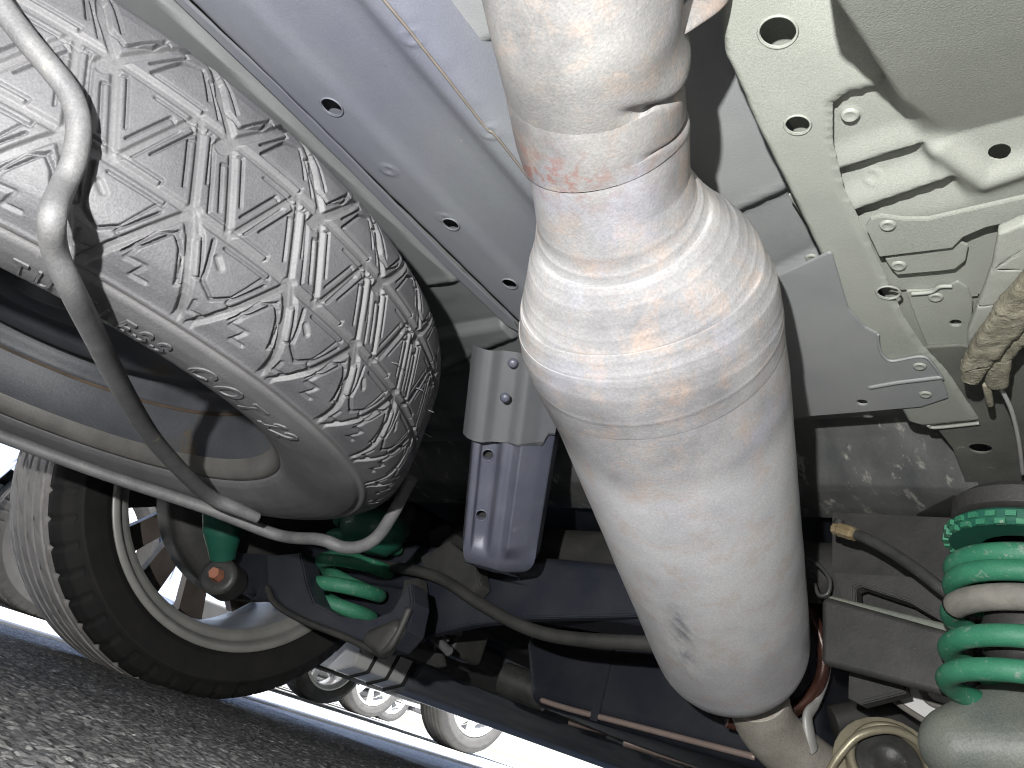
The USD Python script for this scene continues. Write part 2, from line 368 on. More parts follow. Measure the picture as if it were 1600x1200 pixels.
def sheet(pts, z, h=.002, holes=(), bevel=.0008, rounded=0.0):
    """A flat sheet seen from below whose outline is given by picture points at height z; holes: (picture point, radius in metres)."""
    P = [at(p, z=z)[:2] for p in pts]
    P = round_poly(P, rounded)
    H = []
    for p, r in holes:
        c = at(p, z=z)[:2]
        t = np.linspace(0, 2 * np.pi, 40, endpoint=False)
        H.append(c + r * np.stack([np.cos(t), np.sin(t)], 1))
    return prism(P, (0, 0, z), XA, YA, ZA, h, H, bevel)


def slab(pts, Y, t=.02, bevel=.003, rounded=0.0, hole=None):
    """A plate standing across the car: outline given by picture points on the plane y = Y, thickness t forward."""
    P = [at(p, Y=Y)[[0, 2]] for p in pts]
    P = round_poly(P, rounded)
    H = [round_poly([at(p, Y=Y)[[0, 2]] for p in hl], 0) for hl in (hole or [])]
    return prism(P, (0, Y, 0), XA, ZA, YA, t, H, bevel)


def round_poly(P, r):
    P = np.asarray(P, float)
    if not r:
        return P
    x, y = P[:, 0], P[:, 1]
    if (x * np.roll(y, -1) - y * np.roll(x, -1)).sum() < 0:
        P = P[::-1]
    cs = m3.CrossSection([P]).offset(-r, m3.JoinType.Round, 2, 24).offset(2 * r, m3.JoinType.Round, 2, 24).offset(-r, m3.JoinType.Round, 2, 24)
    c = max(cs.to_polygons(), key=len)
    return np.array(c)


def hull_spheres(items, seg=24):
    """Rounded solid: hull of spheres (centre, radius)."""
    return m3.Manifold.batch_hull([m3.Manifold.sphere(r, seg).translate(tuple(map(float, c))) for c, r in items])


def box(x0, x1, y0, y1, z0, z1, r=.004):
    return hull_spheres([((x, y, z), r) for x in (x0 + r, x1 - r) for y in (y0 + r, y1 - r) for z in (z0 + r, z1 - r)], 12)


def cyl(p, q, r, seg=28, bevel=.002):
    p, q = np.asarray(p, float), np.asarray(q, float)
    L = np.linalg.norm(q - p); b = min(bevel, L / 3, r / 3)
    return revolve([(0, 0), (r - b, 0), (r - b * .3, b * .3), (r, b), (r, L - b), (r - b * .3, L - b * .3), (r - b, L), (0, L)], p, q - p, seg)


def grid_mesh(X, Y, Z, keep=None):
    ny, nx = X.shape
    V = np.stack([X, Y, Z], -1).reshape(-1, 3)
    i = np.arange(ny * nx).reshape(ny, nx)
    a, b, c_, d = i[:-1, :-1].ravel(), i[:-1, 1:].ravel(), i[1:, 1:].ravel(), i[1:, :-1].ravel()
    F = np.vstack([np.stack([a, c_, b], 1), np.stack([a, d, c_], 1)])     # faces look down
    if keep is not None:
        k = keep.ravel()
        F = F[k[F].all(1)]
    used = np.unique(F)
    m = np.full(len(V), -1); m[used] = np.arange(len(used))
    return V[used], m[F]


def punch(X, Y, keep, holes):
    """Opens round holes in a grid sheet: points near the rim are drawn onto it, points inside are dropped."""
    for (cx, cy), r in holes:
        d = np.hypot(X - cx, Y - cy)
        step = abs(X[0, 1] - X[0, 0])
        near = (d > r - step * .75) & (d < r + step * .75)
        s = np.where(near, r / np.maximum(d, 1e-9), 1)
        X = cx + (X - cx) * s; Y = cy + (Y - cy) * s
        keep = keep & ~(d <= r - step * .75)
    return X, Y, keep


def snap_edge(X, Y, f):
    """Draws the grid points next to the line f = 0 onto it and drops those beyond."""
    step = abs(X[0, 1] - X[0, 0])
    gy, gx = np.gradient(f, step)
    g = np.maximum(np.hypot(gx, gy), .2)
    near = np.abs(f / g) < step * .72
    dx = np.where(near, -f * gx / g ** 2, 0); dy = np.where(near, -f * gy / g ** 2, 0)
    return X + dx, Y + dy, (f / g < step * .72)


def sd_poly(X, Y, P):
    """Signed distance (negative inside) to a polygon."""
    P = np.asarray(P, float)
    d = np.full(X.shape, 1e9); inside = np.zeros(X.shape, bool)
    for a, b in zip(P, np.roll(P, -1, 0)):
        ab = b - a
        t = np.clip(((X - a[0]) * ab[0] + (Y - a[1]) * ab[1]) / (ab @ ab), 0, 1)
        d = np.minimum(d, np.hypot(X - a[0] - t * ab[0], Y - a[1] - t * ab[1]))
        cross = ((a[1] > Y) != (b[1] > Y)) & (X < (b[0] - a[0]) * (Y - a[1]) / (b[1] - a[1] + 1e-12) + a[0])
        inside ^= cross
    return np.where(inside, -d, d)


def sd_line(X, Y, P):
    P = np.asarray(P, float)
    d = np.full(np.shape(X), 1e9)
    for a, b in zip(P[:-1], P[1:]):
        ab = b - a
        t = np.clip(((X - a[0]) * ab[0] + (Y - a[1]) * ab[1]) / (ab @ ab), 0, 1)
        d = np.minimum(d, np.hypot(X - a[0] - t * ab[0], Y - a[1] - t * ab[1]))
    return d


def xy(pts, z):
    return np.array([at(p, z=z)[:2] for p in pts])


def fnoise(X, Y, s, amp, seed=0):
    P = np.stack([X.ravel() * s + seed * 7.3, Y.ravel() * s, np.full(X.size, seed * 3.1)], 1)
    return meshkit.fbm(P).reshape(X.shape) * amp


# ------------------------------------------------------------------ ground: one sheet, grain standing up where the lens is close
def ground():
    x0, x1, y0, y1, st = -1.95, -.25, .05, 1.15, .0026
    xs = np.arange(x0, x1 + st / 2, st); ys = np.arange(y0, y1 + st / 2, st)
    X, Y = np.meshgrid(xs, ys)
    r = np.random.default_rng(3)
    n = 230000
    pts = np.stack([r.uniform(x0, x1, n), r.uniform(y0, y1, n)], 1)
    rad = r.uniform(.0012, .0040, n); hh = r.uniform(.2, 1, n)
    tr = cKDTree(pts)
    d, k = tr.query(np.stack([X.ravel(), Y.ravel()], 1), k=3)
    h = np.max((np.sqrt(np.clip(1 - (d / rad[k]) ** 2, 0, 1)) * rad[k] * .7) * hh[k], 1)
    edge = np.minimum.reduce([X - x0, x1 - X, Y - y0, y1 - Y]).ravel()
    h = h * np.clip(edge / .05, 0, 1)
    Z = h.reshape(X.shape) + np.where(edge.reshape(X.shape) < .002, 0, .0)
    v, f = grid_mesh(X, Y, Z); f = f[:, ::-1]
    B = 300.0
    xe = xs[-1]; ye = ys[-1]
    q = np.array([[-B, -B, 0], [B, -B, 0], [B, B, 0], [-B, B, 0], [x0, y0, 0], [xe, y0, 0], [xe, ye, 0], [x0, ye, 0]])
    fq = np.array([[0, 1, 5, 4], [1, 2, 6, 5], [2, 3, 7, 6], [3, 0, 4, 7]])
    V, F = cat_mesh([(v, f), (q, fq)])
    obj('ground', (V, F), 'asphalt', smooth=True, kind='structure', label='dark coarse asphalt of the car park under the cars')


ground()
pave = thing('pavement', 'pale concrete paving beside the asphalt, beyond the left side of the car', 'pavement', (-1.83, 0, 0))
pave.GetPrim().SetCustomDataByKey('kind', 'structure')
xe = -1.83
for k, w in enumerate((.36, .30, .42, .42, .60, .60, .60, .90, .90, 1.2, 1.2, 1.2)):
    obj('paving_strip', prism([(xe - w + .012, -9), (xe, -9), (xe, 26), (xe - w + .012, 26)], (0, 0, .0), XA, YA, ZA, .006 + .0012 * (k % 3), (), .002), 'concrete', pave)
    xe -= w

# ------------------------------------------------------------------ the car seen from below: floor, members, sill, shell
car = thing('car', 'underside of the car with grey floor pan, pressed steel members, dark sill and rear wheel', 'car', (-.6, 1.4, 0))
ZB = .40                                             # underside of the members


def floor_panel(left):
    st = .004
    X, Y = np.meshgrid(np.arange(-1.3, .14, st), np.arange(-.12, .735, st))
    z = np.full(X.shape, .438)
    z -= .034 * sstep(-(X + .07 * (Y - .1)), .472, .480)
    # tunnel over the silencer side, pressed step beside the left member
    U = xy([(676, -60), (690, 20), (702, 66), (728, 88), (765, 74), (900, 20), (900, -90)], .43)
    z -= .010 * (1 - sstep(sd_poly(X, Y, U), -.006, .003))
    for p, q, s in (((700, 442), (830, 424), .006), ((690, 522), (800, 503), -.007), ((1150, 331), (1232, 294), .006), ((1205, 436), (1300, 388), -.006)):
        a, b = xy([p, q], .404 if p[0] < 900 else .438)
        t = (b - a) / np.linalg.norm(b - a)
        a, b = a - t * .5, b + t * .06
        n = np.array([-t[1], t[0]])
        s_ = (X - a[0]) * n[0] + (Y - a[1]) * n[1]
        z -= .0035 * np.exp(-(s_ / .004) ** 2) * (-1 if s < 0 else 1) * (X > min(a[0], b[0])) * (X < max(a[0], b[0]))
        z += s * sstep(s_, -.006, .006) * (X > min(a[0], b[0])) * (X < max(a[0], b[0]))
    for k in range(6):
        yy = .02 + k * .115
        z -= .006 * np.exp(-((X + .86) / .30) ** 6) * (np.exp(-((Y - yy) / .016) ** 4))
    z += fnoise(X, Y, 9, .0012, 1)
    return grid_mesh(X, Y, z, ((X < -.128) | (Y > .40)) & ((X > -.50) | (Y < .648)) & ((X < -.452) if left else (X > -.456)))


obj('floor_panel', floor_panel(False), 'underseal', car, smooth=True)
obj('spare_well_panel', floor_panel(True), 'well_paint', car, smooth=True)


def left_member():
    st = .0022
    X, Y = np.meshgrid(np.arange(-.56, -.28, st), np.arange(-.12, .70, st))
    x = X + .07 * (Y - .1)
    prof = np.array([(-.475, .452), (-.4605, .436), (-.4575, .4035), (-.4535, .4002), (-.436, .400), (-.418, .4006), (-.407, .4032), (-.395, .4042), (-.362, .4055), (-.352, .4048), (-.3445, .4018),
                     (-.339, .4020), (-.336, .4035), (-.3305, .4040), (-.3300, .4062), (-.326, .408), (-.318, .425), (-.31, .445)])
    z = np.interp(x, prof[:, 0], prof[:, 1])
    for _ in range(2):
        zp = np.pad(z, ((0, 0), (1, 1)), mode='edge'); z = (zp[:, :-2] + zp[:, 2:] + 2 * z) / 4
    for p in ((643, 60), (767, 208), (601, 303), (697, 338), (350, 690 - 560), (610, 262)):
        c = xy([p], .403)[0]
        d = np.hypot(X - c[0], Y - c[1])
        z -= .0011 * np.exp(-((d - .0045) / .0014) ** 2)
    z += fnoise(X, Y, 14, .0010, 2)
    hs = [(xy([p], ZB)[0], r) for p, r in (((518, 168), .0072), ((704, 351), .0062), ((796, 444), .0062))]
    X, Y, keep = punch(X, Y, (x > -.474) & (x < -.312), hs)
    return grid_mesh(X, Y, z, keep), hs


lm, hs = left_member()
for (c, r) in hs:
    obj('inner_web', box(c[0] - .03, c[0] + .03, c[1] - .03, c[1] + .03, ZB + .0125, ZB + .0145, .001), 'underseal_blue_cast', car)
obj('longitudinal_member', lm, 'underseal_blue_cast', car, smooth=True, label='bluish grey member with round holes beside the spare wheel')
obj('member_flange', sheet([(290, 2), (430, 130), (540, 240), (700, 405), (800, 500), (812, 520), (790, 508), (690, 412), (528, 248), (418, 140), (240, -30), (230, -60)], .404, .002), 'underseal_blue_cast', car)
for (c, r) in hs:
    obj('hole_rim', revolve([(r, 0), (r + .0007, -.0004), (r + .0013, .0002), (r + .0006, .0014), (r, .0014)], (c[0], c[1], ZB), ZA, 36), 'underseal_blue_cast', car, smooth=True)

RAIL = [(1135, 88), (1160, 140), (1180, 190), (1240, 310), (1330, 500), (1358, 552), (1420, 660), (1450, 668), (1530, 660), (1480, 585), (1442, 545), (1412, 500), (1390, 452), (1352, 370), (1318, 300), (1300, 225), (1300, 165), (1325, 148), (1370, 140), (1392, 120), (1395, 60), (1400, -60), (1300, -120), (1120, -60)]


def right_rail():
    st = .002
    X, Y = np.meshgrid(np.arange(-.24, -.07, st), np.arange(.14, .72, st))
    P = round_poly(xy(RAIL, ZB), .002)
    sd = sd_poly(X, Y, P)
    z = ZB + .030 * sstep(sd, -.0005, .008)
    left = (X < -.165 - .09 * (Y - .25))
    z = np.where(left, z, ZB + .0030 * sstep(sd, -.004, .002))
    # raised bead along the outer edge and a shallow fold towards the rear
    z += .012 * sstep(X - (-.148 + .0 * Y), 0, .05) * sstep(-Y, -.30, -.22)
    z += fnoise(X, Y, 16, .0012, 3)
    hs = [(xy([p], ZB)[0], r) for p, r in (((1215, 51), .0085), ((1246, 196), .0062), ((1388, 458), .0066))]
    X, Y, k0 = snap_edge(X, Y, sd - np.where(left, .0085, .0))
    X, Y, keep = punch(X, Y, k0, hs)
    return grid_mesh(X, Y, z, keep), hs


rr_, hs = right_rail()
obj('frame_rail', rr_, 'underseal_green_cast', car, smooth=True, label='greenish grey rail with one large and two small holes')
for (c, r) in hs:
    obj('inner_web', box(c[0] - .010 - (.008 if r > .008 else 0), c[0] + (.030 if r > .008 else .012), c[1] - .022, c[1] + .036, ZB + (.021 if r > .008 else .0125), ZB + (.023 if r > .008 else .0145), .001), 'underseal_green_cast', car)
    obj('hole_rim', revolve([(r, 0), (r + .0007, -.0004), (r + .0013, .0002), (r + .0006, .0014), (r, .0014)], (c[0], c[1], ZB), ZA, 36), 'underseal_green_cast', car, smooth=True)


def right_floor():
    st = .0018
    X, Y = np.meshgrid(np.arange(-.215, .17, st), np.arange(.0, .60, st))
    z = np.full(X.shape, .408)
    # three pressed terraces beside the rail
    for pts, s in (([(1306, 182), (1320, 210), (1385, 208)], .0), ([(1290, 272), (1408, 246), (1440, 225)], .0045), ([(1318, 334), (1440, 300), (1478, 292), (1486, 276)], .0055)):
        L = xy(pts, .406)
        d = sd_line(X, Y, L)
        a, b = L[0], L[-1]
        t = (b - a) / np.linalg.norm(b - a); n = np.array([-t[1], t[0]])
        s_ = (X - a[0]) * n[0] + (Y - a[1]) * n[1]
        u = (X - a[0]) * t[0] + (Y - a[1]) * t[1]
        L_ = np.linalg.norm(b - a)
        w = sstep(u, -.03, -.0) * (1 - sstep(u, L_ * .92, L_ * 1.05))
        z += s * w * (sstep(s_, -.002, .002) - sstep(s_, .003, .03)) - s * .9 * w * (1 - sstep(s_, -.002, .002)) * sstep(s_, -.02, -.002)
    # the deep fold at the top: the floor right of it lies higher
    fold = sstep(X - (-.120 + .06 * (.30 - Y)), 0, .010) * (1 - sstep(Y - .05 * (X + .12), .262, .306))
    z += .0 * fold
    z -= .42 * np.clip(.335 - Y, 0, None) * sstep(X - (-.124 + .06 * (.30 - Y)), 0, .012 + .25 * np.clip(Y - .285, 0, None))
    # dimple with the oval hole
    c = xy([(1562, 228)], .412)[0]
    z += -.004 * np.exp(-(np.hypot((X - c[0]) / .024, (Y - c[1]) / .016)) ** 4) * 0
    E_ = xy([(1470, 215), (1540, 265), (1640, 230)], .415)
    z -= .006 * np.exp(-(sd_line(X, Y, E_) / .008) ** 2)
    c2 = xy([(1328, 180)], .407)[0]
    d = np.hypot(X - c2[0], Y - c2[1]); z -= .0014 * np.exp(-((d) / .004) ** 4)
    c3 = xy([(1362, 282)], .407)[0]
    d = np.hypot(X - c3[0], Y - c3[1]); z -= .0008 * np.exp(-((d - .004) / .0015) ** 2)
    z += fnoise(X, Y, 10, .0014, 5)
    X, Y, keep = punch(X, Y, np.ones(X.shape, bool), [(c, .0052)])
    # stop where the next pressings begin
    K = xy([(1283, -200), (1283, 160), (1300, 300), (1372, 420), (1500, 440), (1530, 330), (1600, 300), (1750, 250), (1750, -300)], .408)
    keep &= sd_poly(X, Y, K) < np.where(Y > .345, .02, .003)
    return grid_mesh(X, Y, z, keep)


obj('rear_floor', right_floor(), 'underseal_green_cast', car, smooth=True, label='greenish floor pressing with ribs beside the holed rail')
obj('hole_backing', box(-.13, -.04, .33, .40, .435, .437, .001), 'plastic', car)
obj('gusset_plate', sheet([(1185, 446), (1299, 393), (1326, 484), (1352, 512), (1372, 522), (1376, 548), (1388, 566), (1438, 557), (1458, 572), (1472, 592), (1482, 622), (1440, 636), (1350, 644), (1200, 656), (1180, 540)], .398, .002,
                          [((1347, 629), .0042)], rounded=.002), 'underseal', car, label='grey plate with a small round hole reaching under the rail end')
obj('gusset_rib', tube(spline([at(p, z=.398) for p in ((1356, 606), (1400, 598), (1440, 593), (1472, 589))], 20), [.0004] + [.0022] * 18 + [.001], 10, sy=.7), 'underseal', car, smooth=True)
obj('gusset_lip', tube(spline([at(p, z=.3985) for p in ((1372, 522), (1373, 540), (1380, 556), (1395, 564), (1440, 557), (1458, 570), (1473, 593))], 40), .0011, 8), 'underseal', car, smooth=True)
obj('lower_plate', sheet([(1425, 545), (1500, 540), (1620, 560), (1640, 840), (1560, 822), (1492, 815), (1520, 792), (1512, 765), (1488, 700), (1452, 655), (1470, 600)], .404, .002,
                         [((1532, 701), .0085), ((1493, 505), .004)], rounded=.002), 'dirty_plate', car, label='dirty dark plate with an oval hole above the near spring')
obj('lower_plate_lip', tube(spline([at(p, z=.402) for p in ((1450, 664), (1462, 668), (1530, 661))], 20), .0015, 8), 'underseal_green_cast', car, smooth=True)
obj('stepped_plate', sheet([(1415, 455), (1450, 455), (1480, 448), (1496, 440), (1512, 450), (1520, 470), (1516, 520), (1530, 575), (1465, 580), (1440, 520)], .4065, .002, [((1493, 505), .0036)], rounded=.0015), 'underseal_green_cast', car)
obj('stepped_rib', tube(spline([at(p, z=.4055) for p in ((1424, 459), (1455, 456), (1468, 448), (1488, 447))], 20), .0014, 8), 'underseal_green_cast', car, smooth=True)
arm = sheet([(1352, 356), (1360, 343), (1376, 338), (1410, 343), (1450, 343), (1600, 309), (1660, 290), (1660, 325), (1600, 343), (1540, 356), (1505, 371), (1488, 388), (1374, 402), (1366, 385)], .399, .003, rounded=.0012)
obj('support_arm', arm, 'underseal_green_cast', car, label='flat grey strap arm crossing to the right')
obj('arm_tab', sheet([(1382, 404), (1490, 386), (1498, 377), (1513, 384), (1508, 408), (1492, 421), (1470, 424), (1402, 430), (1392, 420)], .4025, .002, rounded=.001), 'underseal_green_cast', car)
obj('rail_pocket', sheet([(1365, 425), (1500, 424), (1520, 400), (1545, 372), (1590, 365), (1560, 470), (1530, 580), (1455, 590), (1400, 480)], .412, .002, rounded=.001), 'underseal_green_cast', car)
obj('slot_shadow_box', box(-.21, -.06, .37, .47, .428, .43, .0005), 'underseal_green_cast', car)
for p, z in (((1387, 353), .398), ((1404, 416), .4015), ((1328, 181), .4055), ((1446, 617), .397), ((1437, 573), .397), ((1268, 404), .4340), ((1462, 465), .4055)):
    c = at(p, z=z)
    obj('spot_weld', revolve([(.0, -.0002), (.0022, -.0002), (.0032, -.0008), (.0040, -.0006), (.0048, .0006)], c, ZA, 24), 'underseal_green_cast', car, smooth=True)


def cross_member():
    xs = np.arange(-1.3, -.185, .006)
    prof = np.array([(.684, .452), (.690, .440), (.700, .4335), (.715, .4285), (.755, .4095), (.772, .402), (.786, .4005), (.83, .4000), (.862, .4005), (.868, .404), (.872, .43)])
    s = np.concatenate([[0], np.cumsum(np.linalg.norm(np.diff(prof, axis=0), axis=1))])
    u = np.arange(0, s[-1], .0035)
    X, U = np.meshgrid(xs, u)
    Y = np.interp(U, s, prof[:, 0]); Z = np.interp(U, s, prof[:, 1])
    bend = sstep(X, -.30, -.20)
    Y = Y + .022 * bend * sstep(U, s[5], s[-1]) - .0
    Z = Z + fnoise(X, Y, 8, .0016, 6) - .002 * bend
    hs = [(xy([(1301, 779)], .4)[0], .0052), (xy([(1263, 778)], .4)[0], .0052), (xy([(722, 781)], .4)[0], .007)]
    keep = np.ones(X.shape, bool)
    low = U > s[5]
    Xn, Yn, keep = punch(X, Y, keep, hs)
    return grid_mesh(np.where(low, Xn, X), np.where(low, Yn, Y), Z, keep | ~low)


v, f = cross_member()
obj('cross_member', (v, f), 'stained', car, smooth=True, label='water-stained cross member behind the silencer')
obj('member_end_plate', sheet([(1492, 775), (1500, 786), (1585, 782), (1590, 806), (1500, 812), (1430, 806)], .3975, .002, rounded=.001), 'charcoal', car)
obj('front_floor', box(-1.32, .14, .88, 2.9, .42, .425, .002), 'navy', car)
obj('lower_cross_tube', box(-1.15, .05, 1.10, 1.20, .31, .40, .02), 'charcoal', car)
# wheel-side walls of the floor
obj('seam_sealer', tube(spline([at(p, z=.4035) for p in ((560, -50), (600, 0), (640, 48), (654, 66), (700, 124), (758, 198), (776, 214), (836, 290), (880, 340))], 60), .0009, 8), 'sealer', car, smooth=True)
obj('side_rail', box(-1.302, -1.12, .885, 2.9, .25, .415, .02), 'charcoal', car)
obj('inner_wing', box(-1.325, -1.305, -.1, 1.02, .33, .9, .006), 'plastic', car)

# the sill, left edge of the car, running forward from the rear wheel
sp = np.array([(-1.262, .172), (-1.285, .118), (-1.315, .105), (-1.36, .108), (-1.40, .122), (-1.43, .16), (-1.44, .22), (-1.43, .40), (-1.30, .42), (-1.275, .25)])
P = round_poly(sp, .012)
obj('side_sill', prism(P, (0, 1.16, 0), XA, ZA, YA, 1.62, (), .004), 'sill_plastic', car, label='dark glossy side sill running forward from the rear wheel')
obj('sill_panel', prism(round_poly([(-1.268, .215), (-1.29, .125), (-1.34, .108), (-1.43, .112), (-1.435, .20), (-1.30, .235)], .01), (0, 1.015, 0), XA, ZA, YA, .142, (), .003), 'white_paint', car, label='pale panel between rear wheel and sill')
for y in (1.055, 1.105, 1.15):
    obj('panel_rib', tube([(-1.268, y, .20), (-1.291, y, .124), (-1.34, y, .106)], .004, 8), 'plastic', car)
obj('sill_seam', tube([(-1.2615, 1.17, .176), (-1.2615, 2.75, .176)], .005, 8), 'light_plate', car)
obj('jacking_rail', prism([(-1.21, .205), (-1.205, .165), (-1.20, .165), (-1.195, .205)], (0, 1.0, 0), XA, ZA, YA, .75, (), .001), 'charcoal', car)
# outer shell of the car: closed solid above the floor, with rear and front wheel openings left free below
shell = m3.Manifold.batch_hull([m3.Manifold.sphere(.06, 24).translate(p) for p in [(x, y, z) for x in (-1.40, .20) for y in (-.30, 3.9) for z in (.55, .95)]])
shell = shell + hull_spheres([((x, y, z), .05) for x, y, z in [(-1.22, -.22, 1.55), (.02, -.22, 1.55), (-1.22, 1.9, 1.58), (.02, 1.9, 1.58), (-1.36, -.28, .95), (.16, -.28, .95), (-1.36, 2.9, .95), (.16, 2.9, .95)]])
obj('outer_shell', shell, 'silver_paint', car, label='closed upper body of the car above its floor')
obj('rear_bumper', hull_spheres([((x, y, z), .03) for x in (-1.38, .18) for y in (-.31, -.26) for z in (.31, .56)]), 'silver_paint', car)
obj('front_bumper', hull_spheres([((x, y, z), .04) for x in (-1.38, .18) for y in (3.86, 3.96) for z in (.20, .60)]), 'silver_paint', car)
obj('engine_undertray', box(-1.05, -.17, 2.75, 3.86, .19, .21, .008), 'plastic', car)
obj('side_sill', box(.10, .21, 1.16, 2.78, .12, .42, .03), 'sill_plastic', car)

# ------------------------------------------------------------------ exhaust silencer
def muffler():
    st = [(898, -110, .330, .0425), (905, -40, .343, .0425), (913, 20, .355, .0424), (925, 110, .385, .0425), (936, 190, .408, .0432), (945, 222, .417, .0436), (948, 238, .420, .0422), (953, 280, .433, .0418), (961, 318, .446, .0442), (969, 345, .457, .0500),
          (981, 385, .470, .0616), (996, 430, .486, .0738), (1006, 470, .4965, .0796), (1012, 505, .506, .0810), (1023, 545, .520, .0802), (1041, 600, .537, .0784)]
    C = [at((a, b), d=d) for a, b, d, r in st]; R = [s[3] for s in st]
    a, b = at((1041, 600), d=.537), at((1141, 1000), d=.80)
    for t in np.linspace(0, .975, 40)[1:]:
        C.append(a + (b - a) * t); R.append(.0784 - .0034 * t)
    ax = (b - a) / np.linalg.norm(b - a)
    e = C[-1]
    for t, r in ((.010, .0742), (.022, .0715), (.034, .0672), (.043, .0615), (.049, .055), (.050, .050), (.047, .043), (.045, .03)):
        C.append(e + ax * t); R.append(r)
    C = np.array(C); R = np.array(R)
    s = np.concatenate([[0], np.cumsum(np.linalg.norm(np.diff(C, axis=0), axis=1) + np.abs(np.diff(R)) * .5)])
    u = np.arange(0, s[-1], .0011)
    Cc = np.stack([np.interp(u, s, C[:, k]) for k in range(3)], 1)
    Rr = np.interp(u, s, R)
    # light smoothing along the length
    for _ in range(5):
        Cc[1:-1] = (Cc[:-2] + Cc[2:] + 2 * Cc[1:-1]) / 4
        Rr[1:-1] = (Rr[:-2] + Rr[2:] + 2 * Rr[1:-1]) / 4
    # rolled rings on the shoulder
    u0 = np.interp(0, [0], [s[9]]); s_a, s_b = s[8] + .002, s[13] + .002
    ring = np.zeros(len(u))
    for j, k in enumerate(np.linspace(s_a - .004, s_b + .004, 14)):
        ring += (.00023 + .00009 * math.sin(j * 2.1)) * np.exp(-((u - k) / .0013) ** 2)
    Rr = Rr + ring
    t, U, W = frames(Cc)
    up = np.array([0, 0, 1.0])
    seg = 220
    th = np.linspace(0, 2 * np.pi, seg, endpoint=False)
    # local axes: W0 ~ towards the lens
    dirs = np.cos(th)[None, :, None] * U[:, None] + np.sin(th)[None, :, None] * W[:, None]
    V = Cc[:, None] + Rr[:, None, None] * dirs
    # broken sheath of the tail pipe: a lifted edge on its right, with creases
    P = V.reshape(-1, 3)
    amp = (meshkit.fbm(P * 16) * .0012 + meshkit.fbm(P * 60 + 5) * .00022).reshape(V.shape[:2])
    n = len(u)
    side = (dirs @ right)                            # +1 on the right-hand edge in view
    uu = u[:, None]
    sh = s[3]
    fold = np.exp(-((uu - (s[4] - .002) - .018 * (side - .5)) / .0025) ** 2) * sstep(side, .35, .8)
    amp = amp - .0045 * fold
    fold2 = np.exp(-((uu - (s[3] - .012) - .030 * (side - .3)) / .004) ** 2) * sstep(side, .15, .75)
    amp = amp - .0065 * fold2
    bul = np.exp(-((uu - s[3] + .004) / .012) ** 2) * sstep(side, .55, .95)
    amp = amp + .0035 * bul
    dent = np.exp(-((uu - s[-1] * .72) / .05) ** 2) * np.exp(-((side + .45) / .10) ** 2)
    amp = amp - .0022 * dent
    V = V + amp[..., None] * dirs
    F = []
    k = np.arange(seg); k2 = (k + 1) % seg
    for i in range(n - 1):
        F.append(np.stack([i * seg + k, i * seg + k2, (i + 1) * seg + k2, (i + 1) * seg + k], 1))
    F = np.vstack(F)
    sc = np.exp(-((side + .42 + (uu - s[-1] * .70) * .9) / .085) ** 2) * np.exp(-((uu - s[-1] * .72) / .075) ** 4)
    global scrape_, falloff_tone_, split_
    falloff_tone_ = (np.maximum(sstep(uu, s[15] - .030, s[15] + .035), .36 * sstep(uu, s[4], s[7])) * np.ones((1, seg))).reshape(-1)  # tail pipe and cone painted darker to even out the lamp falloff
    split_ = (np.repeat(np.arange(n), seg) <= np.searchsorted(u, s[6])) if False else np.repeat(u, seg) <= s[6]
    scrape_ = np.clip(sc, 0, 1).reshape(-1)
    rust = np.exp(-((uu - s[5] + .010) / .017) ** 2) * (.30 + .70 * (1 - sstep(side, -.5, .3))) * np.ones((1, seg))
    return (V.reshape(-1, 3), np.vstack([F[:, [0, 1, 2]], F[:, [0, 2, 3]]])), np.clip(rust, 0, 1).reshape(-1), e + ax * .04, ax


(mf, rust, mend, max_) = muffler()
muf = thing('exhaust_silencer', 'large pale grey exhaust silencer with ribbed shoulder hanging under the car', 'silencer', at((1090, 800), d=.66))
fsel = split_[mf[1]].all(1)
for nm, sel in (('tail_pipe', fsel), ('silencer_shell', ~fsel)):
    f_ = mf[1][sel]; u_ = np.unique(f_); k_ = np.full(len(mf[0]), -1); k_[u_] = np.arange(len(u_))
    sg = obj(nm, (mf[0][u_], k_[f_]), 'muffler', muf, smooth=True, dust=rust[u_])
    for pv, arr in (('scrape', scrape_), ('falloff_tone', falloff_tone_)):
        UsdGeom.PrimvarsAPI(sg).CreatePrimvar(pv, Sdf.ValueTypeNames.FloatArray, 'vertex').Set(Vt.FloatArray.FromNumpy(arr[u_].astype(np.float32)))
# torn end of the outer sheath, standing off the pipe at the top
obj('sheath_flap', tube(spline([at(p, d=d) for p, d in (((1010, 78), .352), ((1050, 52), .356), ((1078, 28), .362), ((1104, 2), .370), ((1120, -30), .378))], 24), np.linspace(.002, .0105, 24), 14, sx=.35), 'muffler', muf, smooth=True)
obj('front_pipe', tube(spline([at(p, d=d) for p, d in (((1182, 1085), .835), ((1200, 1135), .86), ((1245, 1180), .885), ((1310, 1225), .91), ((1400, 1270), .94))], 50), .0315, 40), 'pale_pipe', muf, smooth=True)
obj('end_ring', revolve([(.046, .002), (.0535, .004), (.055, .009), (.053, .015), (.046, .016)], mend, max_, 60), 'brown_rod', muf, smooth=True)
hp = spline([at(p, d=d) for p, d in (((1262, 950), .93), ((1278, 985), .92), ((1287, 1020), .91), ((1283, 1058), .90), ((1266, 1088), .89), ((1240, 1110), .885), ((1205, 1126), .88), ((1165, 1132), .875), ((1135, 1126), .875))], 70)
obj('hanger_rod', tube(hp, .0075, 16), 'brown_rod', muf, smooth=True)
hs_ = spline([at(p, d=d) for p, d in (((1290, 985), .925), ((1295, 1020), .915), ((1291, 1060), .905), ((1276, 1098), .885), ((1262, 1118), .868), ((1264, 1145), .862), ((1269, 1170), .862))], 60)
